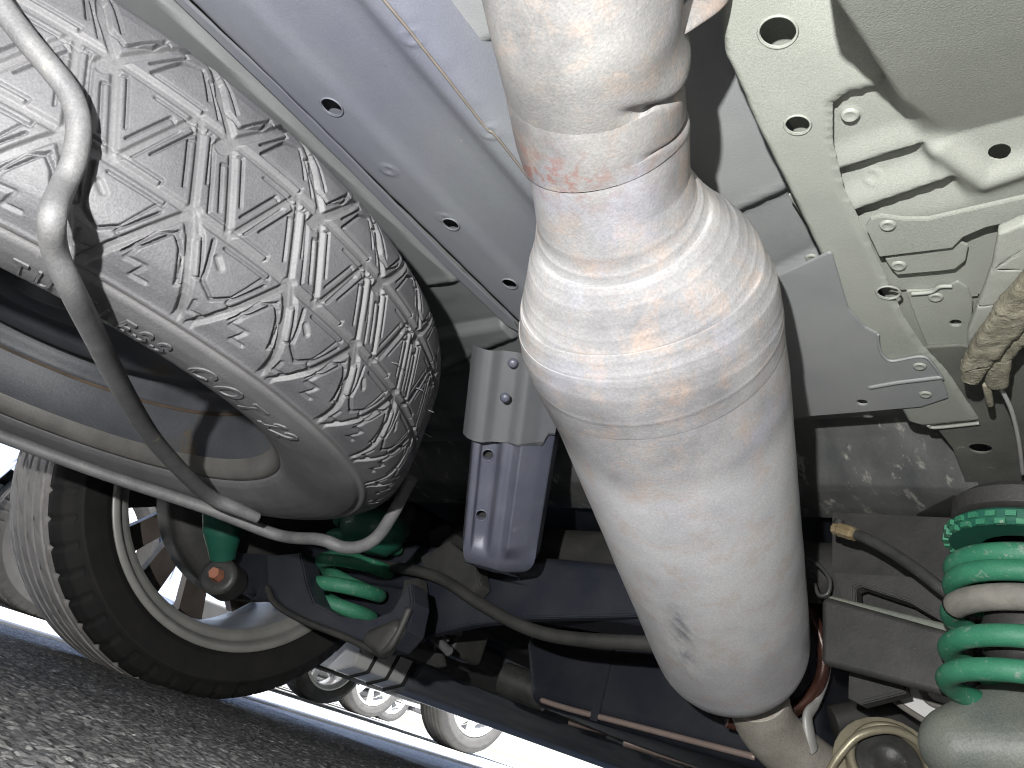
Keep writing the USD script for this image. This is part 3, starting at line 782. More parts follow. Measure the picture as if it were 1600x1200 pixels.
obj('hanger_strap', tube(hs_, np.interp(np.arange(60), [0, 30, 42, 59], [.004, .006, .010, .0125]), 14, sy=.5), 'light_plate', muf, smooth=True)

# ------------------------------------------------------------------ spare wheel, lying flat below the floor
SC = np.array([-.707, .123]); SZ = .203; SR = .33; SW = .141


def spare_tyre():
    per = SR * 2 * np.pi / 33
    u0 = -.018
    G = []                                            # (polyline in u, h; half width; depth)
    G += [([(-1, .046), (1, .046)], .0022, .0034), ([(-1, .093), (1, .093)], .0022, .0034)]
    cell = [([(0, .046), (-.013, .026), (-.023, .010), (-.030, -.006)], .0023, .0045), ([(0, .046), (.010, .026), (.020, .008), (.026, -.006)], .0023, .0045),
            ([(0, .093), (-.016, .112), (-.030, .140)], .0022, .0042), ([(0, .093), (.015, .114), (.028, .140)], .0022, .0042),
            ([(0, .046), (-.018, .093)], .0018, .0038), ([(.021, .046), (0, .093)], .0018, .0038), ([(.021, .046), (.0435, .093)], .0016, .0034),
            ([(0, .046), (.005, .039)], .0045, .0040), ([(0, .093), (-.003, .087)], .0042, .0040),
            # sipes
            ([(.0155, .0405), (.0215, .020), (.031, .0145), (.0385, .0205)], .00065, .0030), ([(.0385, .0205), (.0475, .0400)], .00045, .0016),
            ([(-.0165, .0115), (-.0085, .0285), (-.0015, .0325), (.0075, .0240), (.0125, .0125)], .00065, .0030),
            ([(.0155, .0985), (.0245, .116), (.034, .1215), (.0435, .105)], .00060, .0028),
            ([(-.018, .121), (-.010, .1075), (-.0005, .103), (.010, .1125), (.013, .124)], .00060, .0028),
            ([(.0065, .0515), (-.0075, .0855)], .00055, .0024), ([(.0065, .0515), (.0155, .0515)], .0005, .0020), ([(.0275, .0535), (.0395, .0800)], .0006, .0026),
            # toothed shoulder notches
            ([(-.0125, .0175), (-.0140, .0095), (-.0045, .0105), (-.0070, .0020), (.0010, .0025)], .0010, .0026),
            ([(.0255, .0090), (.0275, .0020), (.0335, .0030), (.0335, -.0040)], .0010, .0026),
            ([(.0215, .0340), (.0255, .0305)], .0015, .0026)]
    for (a, b) in (((0, .046), (-.023, .010)), ((0, .046), (.020, .008)), ((0, .093), (-.026, .130)), ((0, .093), (.024, .130)), ((0, .046), (-.018, .093)), ((.021, .046), (0, .093)), ((.021, .046), (.0435, .093)),
                   ((.004, .046), (.058, .046)), ((.004, .093), (.058, .093))):
        a, b = np.array(a), np.array(b)
        t = (b - a) / np.linalg.norm(b - a); n = np.array([-t[1], t[0]])
        for sg, f0, f1 in ((1, .24, .74), (-1, .34, .86)):
            p, q = a + (b - a) * f0 + n * sg * .0056, a + (b - a) * f1 + n * sg * .0056
            cell.append(([tuple(p), tuple(q)], .00045, .0026))
            cell.append(([tuple(q), tuple(q - n * sg * .0030)], .00040, .0020))
    for pl, w, d in cell:
        for k in (-1, 0, 1):
            G.append(([(a + k * per, b) for a, b in pl], w, d))
    ru = np.arange(0, per, .00042); rh = np.arange(-.004, .142, .00042)
    RU, RH = np.meshgrid(ru, rh)
    D = np.zeros(RU.shape); E = np.zeros(RU.shape)
    for pl, w, d in G:
        s = sd_line(RU, RH, pl)
        b = min(.0012, w * 1.2)
        D = np.maximum(D, (d * .62 if w > .0009 else d * 1.1) * (1 - sstep(s, w - b * .5, w + b * .7)))
        if w > .001:
            E = np.maximum(E, np.exp(-((s - w - .0003) / .0007) ** 2) * .8 + .30 * (s < w))
    fine = np.linspace(math.radians(-105), math.radians(95), 2000)
    th = np.concatenate([fine, np.linspace(math.radians(95), math.radians(255), 130)[1:-1]])
    # profile: radius, height; from bead (below) over tread to bead (above)
    low = [(.2320, .030), (.2300, .018), (.231, .010), (.236, .006), (.243, .003), (.252, -.0005), (.262, -.003), (.274, -.0038), (.286, -.0028), (.294, -.0008), (.2975, .0002), (.2985, .0028), (.3000, .0030), (.3010, .0022),
           (.3035, .0024), (.3048, .0042), (.3075, .0058), (.312, .0080), (.317, .0112), (.3215, .0155), (.3250, .0215), (.3275, .0295), (.3290, .039), (.3298, .052), (.33, .068)]
    hi = [(r, SW - h) for r, h in low[::-1]]
    prof = np.array(low + hi[1:])
    # resample: dense across the tread
    s = np.concatenate([[0], np.cumsum(np.linalg.norm(np.diff(prof, axis=0), axis=1))])
    tr0 = s[14]; tr1 = s[-15]
    ss = np.concatenate([np.linspace(0, tr0, 44, endpoint=False), np.arange(tr0, tr1, .0007), np.linspace(tr1, s[-1], 26)])
    pr_ = np.interp(ss, s, prof[:, 0]); ph = np.interp(ss, s, prof[:, 1])
    mid = (s[14] + s[-15]) / 2
    vv = (ss - mid) + SW / 2                           # height unrolled over the shoulders
    vv = np.where(vv < 0, vv, vv)
    nr = np.gradient(ph); nh = -np.gradient(pr_)
    L = np.hypot(nr, nh); nr /= L; nh /= L
    TU, TV = np.meshgrid(th * SR - u0, vv)
    TU = np.mod(TU, per)
    from scipy.ndimage import map_coordinates
    cu = np.stack([(TV - rh[0]) / .00042, TU / .00042])
    inb = (ss > tr0) & (ss < tr1)
    dep = map_coordinates(D, cu, order=1, mode='nearest') * inb[:, None]
    dst = map_coordinates(E, cu, order=1, mode='nearest') * inb[:, None]
    fade = sstep(np.minimum(ss - tr0, tr1 - ss), 0, .006)
    dep *= fade[:, None]; dst *= fade[:, None]
    A = np.stack([np.cos(th), np.sin(th)], 1)
    Rm = pr_[:, None] * np.ones((1, len(th))); Hm = ph[:, None] * np.ones((1, len(th)))
    # creases in the sidewall rubber
    Pn = np.stack([np.cos(th)[None] * Rm, np.sin(th)[None] * Rm, Hm], -1).reshape(-1, 3)
    crease = (meshkit.fbm(Pn * 22) * .0007).reshape(Rm.shape)
    dd = -dep + crease
    sw_ = (ss < tr0)
    Rm = Rm + nr[:, None] * dd; Hm = Hm + nh[:, None] * dd
    V = np.stack([SC[0] + Rm * np.cos(th), SC[1] + Rm * np.sin(th), SZ + Hm], -1).reshape(-1, 3)
    n, m = Rm.shape
    i = np.arange(n * m).reshape(n, m)
    j = np.roll(i, -1, 1)
    F = np.vstack([np.stack([i[:-1].ravel(), i[1:].ravel(), j[1:].ravel()], 1), np.stack([i[:-1].ravel(), j[1:].ravel(), j[:-1].ravel()], 1)])[:, ::-1]
    rib = np.exp(-((pr_ - .3005) / .0022) ** 2) * (ph < .02)
    dst = np.clip(dst * .18 + rib[:, None] * .35 + .08 * sw_[:, None], 0, 1)
    return (V, F), dst.reshape(-1)


spare = thing('spare_wheel', 'dusty spare wheel with blocky all-terrain tread lying flat under the car', 'spare wheel', (SC[0], SC[1], SZ))
(tm, td) = spare_tyre()
tyre_prim = obj('tyre', tm, 'rubber_old', spare, smooth=True, dust=td)


def ring_text(text, th0, th1, r0, h, proud=.0012):
    """Raised letters that follow the sidewall from angle th0 to th1."""
    t = meshkit.text_mesh(text, h, .002, bold=True)
    v = np.array(t.vertices)
    ang = th0 + v[:, 0] / v[:, 0].max() * (th1 - th0)
    r = r0 + v[:, 1]
    surf = np.interp(r, [.243, .252, .262, .274, .286, .294], [.003, -.0005, -.003, -.0038, -.0028, -.0008])
    z = SZ + surf + np.where(v[:, 2] > .001, -proud, .0015)
    return np.stack([SC[0] + r * np.cos(ang), SC[1] + r * np.sin(ang), z], 1), np.array(t.faces)[:, ::-1]


def th_at(p, z=SZ - .003):
    q = at(p, z=z)[:2] - SC
    return math.atan2(q[1], q[0]), np.hypot(*q)


obj('lettering', ring_text('T U B E L E S S', th_at((20, 400))[0], th_at((286, 542))[0], .2655, .0185), 'rubber_old', tyre_prim, smooth=False)
obj('lettering', ring_text('C O T  12', th_at((304, 570))[0], th_at((438, 680))[0], .2655, .0185), 'rubber_old', tyre_prim, smooth=False)
def on_tread(p, gap):
    r = ray(*p); R = SR + gap
    a = r[:2] @ r[:2]; b = 2 * r[:2] @ (EYE[:2] - SC); c_ = (EYE[:2] - SC) @ (EYE[:2] - SC) - R * R
    return EYE + r * ((-b - math.sqrt(max(0.0, b * b - 4 * a * c_))) / 2 / a)


for p in ((612, 566), (650, 606), (668, 640), (664, 678)):
    c = on_tread(p, .0); a = math.atan2(c[1] - SC[1], c[0] - SC[0])
    n_ = np.array([math.cos(a), math.sin(a), -.12])
    obj('vent_spew', tube([c - n_ * .003, c + n_ * .0055], [.0005, .0003], 6), 'rubber_old', spare)
# steel rim: bead seat, stepped well, dished disc with a hub hole
rimp = [(.2330, .036), (.2320, .026), (.2300, .0215), (.2270, .0210), (.2235, .0230), (.2200, .028), (.2170, .034), (.2140, .040), (.2080, .044), (.2060, .052), (.2050, .062), (.1980, .069), (.1960, .082), (.1900, .088), (.170, .086), (.150, .078), (.132, .072), (.115, .074), (.100, .080), (.080, .080), (.060, .074), (.036, .074), (.032, .080), (.032, .095)]
P = spline([(r, h, 0) for r, h in rimp], 150)[:, :2]
obj('rim', revolve(P, (*SC, SZ), ZA, 200), 'steel_rim', spare, smooth=True)
obj('rim_lip', revolve([(.2330, .019), (.2318, .0128), (.2290, .0106), (.2250, .0122), (.2205, .0182), (.2165, .0290), (.2150, .0400)], (*SC, SZ), ZA, 200), 'rim_lip', spare, smooth=True)
obj('rim_barrel', revolve([(.2330, .012), (.20, .040), (.198, .10), (.231, .135)], (*SC, SZ + .002), ZA, 100), 'steel_rim', spare, smooth=True)

obj('rust_line', revolve([(.1990, .0640), (.1975, .0662), (.1960, .0664), (.1968, .0640)], (*SC, SZ), ZA, 160), 'bolt_dark', spare, smooth=True)
# ------------------------------------------------------------------ wire carrier that holds the spare up
carrier = thing('spare_carrier', 'bent galvanised rods crossing below the spare wheel as its carrier', 'carrier', at((330, 775), z=.19))
zr = .188
p1 = [on_tread(p, .0095) for p in ((-45, -70), (-8, -5), (42, 62), (84, 112), (112, 152), (123, 198), (116, 250), (98, 292))]
p1 += [at(p, z=z) for p, z in (((82, 338), .2005), ((86, 392), .1935), ((112, 452), zr), ((148, 524), zr), ((190, 606), zr), ((238, 684), zr), ((290, 742), zr), ((328, 776), zr), ((372, 796), zr), ((404, 810), zr))]
pth = spline(p1, 160)
rad = np.interp(np.arange(160), [0, 60, 90, 110, 145, 159], [.0054, .0054, .0056, .0062, .0066, .0050])
obj('long_rod', tube(pth, rad, 20), 'galv', carrier, smooth=True)
p2 = [at(p, z=z) for p, z in (((-60, 637), .196), ((0, 659), .196), ((100, 697), .197), ((200, 733), .198), ((330, 776), .199), ((440, 818), .199))]
dl = 0.80
p2 += [at(p, d=d) for p, d in (((500, 843), .77), ((536, 855), .765), ((566, 853), .76), ((590, 838), .755), ((612, 806), .75), ((628, 776), .745), ((643, 747), .74))]
p2 = [q - np.array([0, 0, .012]) if i < 6 else q for i, q in enumerate(p2)]
obj('hooked_rod', tube(spline(p2, 160), .0060, 18), 'galv', carrier, smooth=True)

# ------------------------------------------------------------------ stamped bracket hanging beside the silencer
def bracket():
    parts = {}
    A, B = at((814, 600), d=.79), at((776, 898), d=.845)
    ax = (B - A); Ln = np.linalg.norm(ax); ax = ax / Ln
    eye = EYE - (A + B) / 2; nrm = eye - ax * (eye @ ax); nrm /= np.linalg.norm(nrm)
    wd = np.cross(nrm, ax); wd = wd if wd @ right > 0 else -wd
    # cross-section across the bracket: side position, height towards the lens
    sec = np.array([1.0, 1.0]) * np.array([(-.048, -.030), (-.0445, -.004), (-.042, .0), (-.036, .0005), (-.0335, -.0075), (-.021, -.0085), (-.0165, -.0065), (-.0115, .0055), (-.008, .0075), (.000, .0060), (.0060, .0125), (.0085, .0165), (.0110, .0150), (.030, .004), (.044, -.006), (.050, -.030)])
    s = np.concatenate([[0], np.cumsum(np.linalg.norm(np.diff(sec, axis=0), axis=1))])
    us = np.linspace(0, s[-1], 150)
    sx, sh = np.interp(us, s, sec[:, 0]), np.interp(us, s, sec[:, 1])
    for _ in range(3):
        sx[1:-1] = (sx[:-2] + sx[2:] + 2 * sx[1:-1]) / 4; sh[1:-1] = (sh[:-2] + sh[2:] + 2 * sh[1:-1]) / 4
    ts = np.linspace(.22, 1.0, 170)
    T, SX = np.meshgrid(ts, sx, indexing='ij'); _, SH = np.meshgrid(ts, sh, indexing='ij')
    wid = .95 - .09 * T
    e = np.clip((T - .86) / .14, 0, 1)
    rnd = np.sqrt(np.clip(1 - (e * .93) ** 3.0, 0, 1))
    lean = .010 * T
    ch = sstep(T, .80, .92)                                     # the channel runs out into a plain end
    SHh = SH * (1 - ch) + ch * (.004 - .35 * np.abs(SX) ** 1.0 * .5)
    SHh = np.where(np.abs(SX) > .0445, SH, SHh)
    along = T * Ln + .0 * SX
    V = A + (along)[..., None] * ax + (SX * wid * (.55 + .45 * rnd) + lean * .0)[..., None] * wd + (SHh - .010 * e ** 2)[..., None] * nrm
    n, m = T.shape
    i = np.arange(n * m).reshape(n, m)
    keep = np.ones((n, m), bool)
    Tm = T * Ln
    for tt, xx, r in ((.385, -.0265, .0058), (.705, -.0268, .0056)):
        d = np.hypot(Tm - tt * Ln, (SX - xx))
        keep &= ~(d < r)
    q = np.stack([i[:-1, :-1].ravel(), i[:-1, 1:].ravel(), i[1:, 1:].ravel(), i[1:, :-1].ravel()], 1)
    q = q[keep.ravel()[q].all(1)]
    F = np.vstack([q[:, [0, 1, 2]], q[:, [0, 2, 3]]])
    parts['channel'] = (V.reshape(-1, 3), F)
    # rounded foot
    endc = A + Ln * ax
    th = np.linspace(0, 2 * np.pi, 48, endpoint=False)
    rim = V[-1]
    c = rim.mean(0) + ax * .004
    Vf = np.vstack([rim, rim * .55 + c * .45 + ax * .002, c[None] + ax * .001])
    k = np.arange(m - 1)
    Ff = np.vstack([np.stack([k, k + 1, m + k + 1], 1), np.stack([k, m + k + 1, m + k], 1), np.stack([m + k, m + k + 1, np.full(m - 1, 2 * m)], 1)])
    parts['foot'] = (Vf, Ff)
    parts['frame'] = (A, ax, wd, nrm, Ln)
    # ring edge round the holes
    rims = []
    for tt, xx, r in ((.385, -.0265, .0058), (.705, -.0268, .0056)):
        c = A + ax * tt * Ln + wd * xx * (.95 - .09 * tt) + nrm * -.0072
        rims.append(revolve([(r * .86, -.006), (r * .9, .0004), (r * 1.12, .0008), (r * 1.22, -.0004)], c, nrm, 32))
    parts['rims'] = rims
    return parts


bp_ = bracket()
A_, ax_, wd_, nr_, Ln_ = bp_['frame']
brk = thing('stamped_bracket', 'slate blue stamped steel bracket hanging left of the silencer', 'bracket', A_)
obj('channel', bp_['channel'], 'bracket', brk, smooth=50)
obj('foot', bp_['foot'], 'bracket', brk, smooth=50)
for r_ in bp_['rims']:
    obj('hole_rim', r_, 'bracket', brk, smooth=True)
ec_ = at((768, 890), d=.836)
e1_ = right - down * -.28; e1_ = e1_ / np.linalg.norm(e1_)
n1_ = -ax_ * -.75 + nr_ * .5; n1_ /= np.linalg.norm(n1_); e2_ = np.cross(n1_, e1_)
tt_ = np.linspace(0, 2 * np.pi, 40, endpoint=False)
obj('foot_disc', (np.vstack([ec_ + .031 * np.cos(t) * e1_ + .013 * np.sin(t) * e2_ for t in tt_] + [ec_ + n1_ * .0015]), np.array([[k, (k + 1) % 40, 40] for k in range(40)])), 'bracket', brk, smooth=True)
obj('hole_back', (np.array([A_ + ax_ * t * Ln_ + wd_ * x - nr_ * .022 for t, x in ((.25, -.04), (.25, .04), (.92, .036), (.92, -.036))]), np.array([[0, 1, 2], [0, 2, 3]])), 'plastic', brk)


def upper_plate():
    B0 = A_ - nr_ * .004
    pts = [(-.050, -.14), (-.047, .285), (-.044, .30), (-.012, .285), (-.004, .272), (.014, .272), (.022, .285), (.034, .27), (.040, .20), (.052, -.14)]
    sec = np.array([(-.052, -.016), (-.047, -.004), (-.040, .003), (-.031, .005), (-.022, -.002), (-.017, -.0025), (-.006, -.0025), (.000, .0035), (.006, .0055), (.012, .002), (.024, -.004), (.040, -.007)])
    us = np.linspace(sec[0, 0], sec[-1, 0], 90)
    sh = np.interp(us, sec[:, 0], sec[:, 1])
    for _ in range(6):
        sh[1:-1] = (sh[:-2] + sh[2:] + 2 * sh[1:-1]) / 4
    ts = np.linspace(-.16, .285, 240)
    T, S = np.meshgrid(ts, us, indexing='ij'); _, Hh = np.meshgrid(ts, sh, indexing='ij')
    T = np.where(T > .28, T - .02 * sstep(S, -.02, .03), T)
    T = T - .06 * sstep(S, .028, .034) * sstep(T, .2, .285)
    V = B0 + (T * Ln_)[..., None] * ax_ + S[..., None] * wd_ + (Hh + .016)[..., None] * nr_
    n, m = T.shape
    i = np.arange(n * m).reshape(n, m)
    q = np.stack([i[:-1, :-1].ravel(), i[:-1, 1:].ravel(), i[1:, 1:].ravel(), i[1:, :-1].ravel()], 1)
    return V.reshape(-1, 3), np.vstack([q[:, [0, 1, 2]], q[:, [0, 2, 3]]])


obj('upper_plate', upper_plate(), 'floor_dark', brk, smooth=40)
for p in ((801, 568), (789, 622)):
    c = at(p, d=.765)
    obj('rivet', revolve([(0, .0016), (.0026, .0015), (.0042, .0006), (.005, -.002)], c, nr_, 20), 'bracket', brk, smooth=True)

# ------------------------------------------------------------------ rear wheel
WX, WY, WZ, WR, WW = -1.227, .672, .322, .33, .24


def road_wheel(parent, cx, cy, cz, R, w, side, rim_r, spokes, rim_mat='alloy', fine=True, spoke_mat='alloy', tread_mat='tread_daylight'):
    """Wheel whose inner face lies at cx; the outer face lies at cx + side * w."""
    ax = np.array([side, 0, 0.0])
    c = np.array([cx, cy, cz])
    low = [(rim_r - .012, .020), (rim_r, .012), (rim_r + .010, .004), (rim_r + .025, -.001), (rim_r + (R - rim_r) * .55, -.006), (R - .028, .002), (R - .014, .012), (R - .006, .024), (R - .002, .040), (R, .07)]
    prof = np.array(low + [(R, w / 2)] + [(r, w - h) for r, h in low[::-1]])
    s = np.concatenate([[0], np.cumsum(np.linalg.norm(np.diff(prof, axis=0), axis=1))])
    ss = np.arange(0, s[-1], .0022 if fine else .006)
    pr_, ph = np.interp(ss, s, prof[:, 0]), np.interp(ss, s, prof[:, 1])
    seg = 400 if fine else 96
    th = np.linspace(0, 2 * np.pi, seg, endpoint=False)
    g = np.zeros((len(ss), seg))
    for k in np.linspace(.22, .78, 5):
        g = np.maximum(g, (.006 * np.exp(-((ph - k * w) / .0026) ** 4) * (pr_ > R - .02))[:, None])
    if fine:
        U = np.arange(seg)
        lat = ((U % 8) == 0).astype(float)
        sh = ((pr_ > R - .03) & (pr_ < R - .0025) & ((ph < .2 * w) | (ph > .8 * w))).astype(float)
        sh2 = ((pr_ > R - .008) & (ph > .04)).astype(float)
        g = np.maximum(g, .0045 * sh[:, None] * lat[None])
        off = (U[None] + (ph[:, None] * 260).astype(int)) % 14 == 0
        g = np.maximum(g, .0022 * sh2[:, None] * off)
    Rm = pr_[:, None] - g
    e1, e2 = np.array([0, 1.0, 0]), np.array([0, 0, 1.0])
    V = c + ph[:, None, None] * ax + Rm[..., None] * (np.cos(th)[None, :, None] * e1 + np.sin(th)[None, :, None] * e2)
    n, m = Rm.shape
    i = np.arange(n * m).reshape(n, m); j = np.roll(i, -1, 1)
    F = np.vstack([np.stack([i[:-1].ravel(), i[1:].ravel(), j[1:].ravel()], 1), np.stack([i[:-1].ravel(), j[1:].ravel(), j[:-1].ravel()], 1)])
    if side > 0:
        F = F[:, ::-1]
    Vf = V.reshape(-1, 3)
    if fine:
        tread = (np.repeat((pr_ > R - .0045) & (ph > .030), m)).astype(bool)
        tf = tread[F].all(1)
        def part(sel):
            f = F[sel]; u = np.unique(f); k = np.full(len(Vf), -1); k[u] = np.arange(len(u)); return Vf[u], k[f]
        t = obj('tyre', part(~tf), 'rubber_black', parent, smooth=True)
        obj('tread', part(tf), tread_mat, parent, smooth=True)
    else:
        obj('tyre', (Vf, F), 'rubber_far', parent, smooth=True)
    rp = [(rim_r + .001, .010), (rim_r + .003, .003), (rim_r - .006, .002), (rim_r - .011, .008), (rim_r - .014, .018), (rim_r - .026, .024), (rim_r - .032, .04), (rim_r - .034, w * .5), (rim_r - .026, w * .75), (rim_r - .020, w - .02), (rim_r - .004, w - .004), (rim_r + .002, w - .010)]
    P = spline([(a, b, 0) for a, b in rp], 60)[:, :2]
    obj('rim', revolve(P, c, ax, 160 if fine else 64), rim_mat, parent, smooth=True)
    for k in range(spokes):
        a = 2 * np.pi * (k + .35) / spokes
        d = np.cos(a) * e1 + np.sin(a) * e2; t = -np.sin(a) * e1 + np.cos(a) * e2
        w0, w1 = (.017, .024)
        pts = []
        for rr, ww, hh in ((.055, w0, w - .055), (rim_r - .026, w1, w - .040)):
            for sg in (-1, 1):
                for dz in (0, .022):
                    pts.append(c + d * rr + t * ww * sg + ax * (hh + dz - .0))
        obj('spoke', m3.Manifold.hull_points(np.array(pts)), spoke_mat, parent)
    obj('hub', cyl(c + ax * (w - .075), c + ax * (w - .025), .07), spoke_mat, parent)


rw = UsdGeom.Xform.Define(stage, numbered('/World/car', 'wheel'))
road_wheel(rw, WX, WY, WZ, WR, WW, -1, .247, 13, spoke_mat='spoke_back')
obj('brake_backplate', revolve([(.03, .0), (.10, .002), (.150, .010), (.166, .020), (.170, .030), (.170, .075), (.12, .078)], (WX + .035, WY, WZ), (-1, 0, 0), 80), 'charcoal', rw, smooth=True)

for x, y, sd in ((-1.227, 3.22, -1), (.0 + .007, .672, 1), (.007, 3.22, 1)):
    rw2 = UsdGeom.Xform.Define(stage, numbered('/World/car', 'wheel'))
    road_wheel(rw2, x + (.02 if y > 1 else .0), y, WZ, WR, WW - .03, sd, .235, 13, 'alloy', False, 'alloy')

# ------------------------------------------------------------------ damper
sh_t, sh_b = at((348, 640), d=1.13), at((348, 872), d=1.15)
dm = thing('shock_absorber', 'dark green shock absorber in front of the left rear wheel', 'shock absorber', at((352, 905), d=1.15))
ax_s = sh_b - sh_t; Ls = np.linalg.norm(ax_s)
obj('damper_tube', revolve([(0, 0), (.0275, 0), (.0275, Ls * .80), (.0265, Ls * .83), (.020, Ls * .95), (.018, Ls), (0, Ls)], sh_t, ax_s, 48), 'green_dark', dm, smooth=40)
ec = at((350, 906), d=1.15)
eyeax = np.array([.55, -.83, 0.05])
obj('lower_eye', cyl(ec - eyeax * .018, ec + eyeax * .018, .027), 'charcoal', dm)
obj('eye_bush', revolve([(.026, 0), (.027, .004), (.020, .007), (.012, .006)], ec + eyeax * .017, eyeax, 36), 'hose', dm, smooth=True)
obj('eye_bolt', m3.Manifold.cylinder(.016, .010, .008, 6).transform(np.array([[*np.cross(eyeax, ZA) / np.linalg.norm(np.cross(eyeax, ZA)), 0], [*ZA, 0], [*eyeax, 0]])[:, :3].T.tolist() and np.column_stack([np.cross(eyeax, ZA) / np.linalg.norm(np.cross(eyeax, ZA)), ZA, eyeax, ec + eyeax * .02])), 'bolt', dm)

# ------------------------------------------------------------------ coil springs
def helix(c, R, zs, turns, ph=0.0, n=420):
    """zs: heights at equal steps of turn from bottom to top."""
    t = np.linspace(0, 1, n)
    a = ph + 2 * np.pi * turns * t
    z = np.interp(t, np.linspace(0, 1, len(zs)), zs)
    for _ in range(60):
        z[1:-1] = (z[:-2] + z[2:] + 2 * z[1:-1]) / 4
    return np.stack([c[0] + R * np.cos(a), c[1] + R * np.sin(a), z], 1)


LSP = (-.925, .672)
s1 = thing('coil_spring', 'green coil spring standing on the axle beside the left wheel, behind the hooked rod', 'coil spring', (*LSP, .155))
obj('coil', tube(helix(LSP, .0455, [.160, .170, .198, .226, .254, .282, .300], 5.0, ph=2.4), .0098, 18), 'green', s1, smooth=True)
obj('bump_stop', revolve([(0, -.03), (.030, -.028), (.042, -.015), (.046, .0), (.046, .02), (.0, .03)], (LSP[0] + .035, LSP[1] - .02, .275), ZA, 40), 'green_dark', s1, smooth=True)
RSP = (-.131, .672)
s2 = thing('coil_spring', 'near bright green coil spring with a grey rubber sleeve at the right edge', 'coil spring', (*RSP, .17))
zs = [.196, .209, .2235, .240, .257, .270, .279, .286, .294]
hx = helix(RSP, .0475, zs, 5.0, ph=2.0, n=500)
obj('coil', tube(hx, .0078, 22), 'green', s2, smooth=True)
a = np.arctan2(hx[:, 1] - RSP[1], hx[:, 0] - RSP[0])
sel = [k for k in range(len(hx)) if .246 < hx[k, 2] < .262]
fr = [k for k in sel if (hx[k, :2] - np.array(RSP)) @ np.array([.15, -1]) > .018]
if len(fr) > 6:
    obj('rubber_sleeve', tube(hx[fr[0]:fr[-1] + 1], .0094, 20), 'grey_sleeve', s2, smooth=True)
# notched top collar
obj('top_collar', revolve([(.030, 0), (.052, 0), (.054, .002), (.054, .011), (.052, .013), (.03, .014)], (*RSP, .3065), ZA, 72), 'green_dark', s2, smooth=40)
for k in range(26):
    a = 2 * np.pi * k / 26
    for zz, off in ((.3075, 0), (.3135, .12)):
        c = np.array([RSP[0] + .0545 * math.cos(a + off), RSP[1] + .0545 * math.sin(a + off), zz])
        obj('collar_notch', trimesh.creation.box((.004, .0068, .0040), transform=trimesh.transformations.rotation_matrix(a + off, ZA) if False else trimesh.transformations.concatenate_matrices(trimesh.transformations.translation_matrix(c), trimesh.transformations.rotation_matrix(a + off, ZA))), 'green', s2, smooth=False)
obj('upper_seat', revolve([(0, .0), (.046, .0), (.052, .003), (.052, .016), (.045, .022)], (*RSP, .3215), ZA, 60), 'charcoal', s2, smooth=40)
obj('inner_bump_stop', revolve([(.0, 0), (.018, .0), (.026, .012), (.028, .03), (.024, .05), (.026, .07), (.022, .09)], (*RSP, .215), ZA, 40), 'charcoal', s2, smooth=True)

# ------------------------------------------------------------------ rear axle, arms and rods
axle = thing('rear_axle', 'black painted rear axle beam with arms and spring seats across the car', 'axle', (-.6, .7, 0))
obj('axle_beam', hull_spheres([((x, y, z), .012) for x in (-1.02, -.36) for y in (.735, .80) for z in (.232, .272)]), 'navy', axle)
obj('beam_flange', slab([(640, 905), (1010, 900), (1010, 962), (830, 966), (742, 975), (628, 1000), (600, 990), (610, 940)], .715, .016, .003), 'navy', axle)
obj('upper_tube', cyl((-1.0, .88, .335), (-.15, .88, .345), .034), 'charcoal', axle)
# left spring arm: cheek plate, floor, lip
obj('spring_arm', slab([(415, 868), (470, 862), (476, 890), (482, 915), (492, 940), (530, 962), (575, 968), (610, 955), (640, 905), (645, 940), (635, 985), (612, 1012), (586, 1014), (540, 992), (470, 965), (428, 940), (418, 915)], .60, .03, .004, rounded=.003), 'navy', axle)
obj('arm_back', slab([(470, 840), (640, 880), (640, 1005), (560, 990), (470, 960)], .735, .008, .002), 'navy', axle)
obj('arm_lip', tube(spline([at(p, Y=.596) for p in ((418, 918), (430, 943), (470, 968), (540, 996), (586, 1017), (606, 1014), (622, 990), (640, 950))], 50), .0042, 10), 'charcoal', axle, smooth=True)
obj('arm_cup', hull_spheres([(at(p, Y=y), .012) for p in ((585, 1000), (620, 985), (600, 1012)) for y in (.60, .66)]), 'charcoal', axle)
obj('damper_mount', slab([(362, 862), (420, 866), (448, 880), (436, 940), (392, 936), (372, 925)], .635, .012, .003, rounded=.004, hole=[[(389, 925), (395, 919), (400, 922), (399, 930), (392, 933)]]), 'navy', axle)
obj('arm_bolt', cyl(at((606, 1003), Y=.594), at((606, 1003), Y=.606), .006), 'charcoal', axle)
for pts, Y, t, m in (
        ([(655, 870), (700, 845), (745, 880), (752, 915), (735, 935), (700, 905), (664, 893)], .69, .02, 'charcoal'),
        ([(630, 905), (652, 902), (655, 935), (646, 1000), (628, 1012), (618, 985)], .685, .02, 'charcoal'),
        ([(668, 830), (700, 818), (712, 835), (700, 862), (672, 856)], .80, .06, 'charcoal'),
        ([(612, 1002), (690, 1022), (694, 1040), (680, 1042), (610, 1016)], .78, .008, 'charcoal')):
    obj('axle_bracket', slab(pts, Y, t, .003, rounded=.002), m, axle)
obj('stay', tube([at((672, 990), Y=.78), at((702, 1018), Y=.78)], .0062, 14), 'galv', axle)
obj('stay', tube([at((684, 975), Y=.80), at((700, 1000), Y=.80)], .0030, 10), 'galv', axle)
for p in ((706, 988), (718, 990)):
    obj('stay_nut', cyl(at(p, Y=.80), at(p, Y=.80) + np.array([.004, -.012, 0]), .005), 'galv', axle)
obj('caliper_block', box(-.93, -.885, .86, .93, .165, .225, .008), 'charcoal', axle)
obj('joint_boot', cyl((-.90, 1.00, .165), (-.83, 1.03, .160), .026), 'hose', axle)
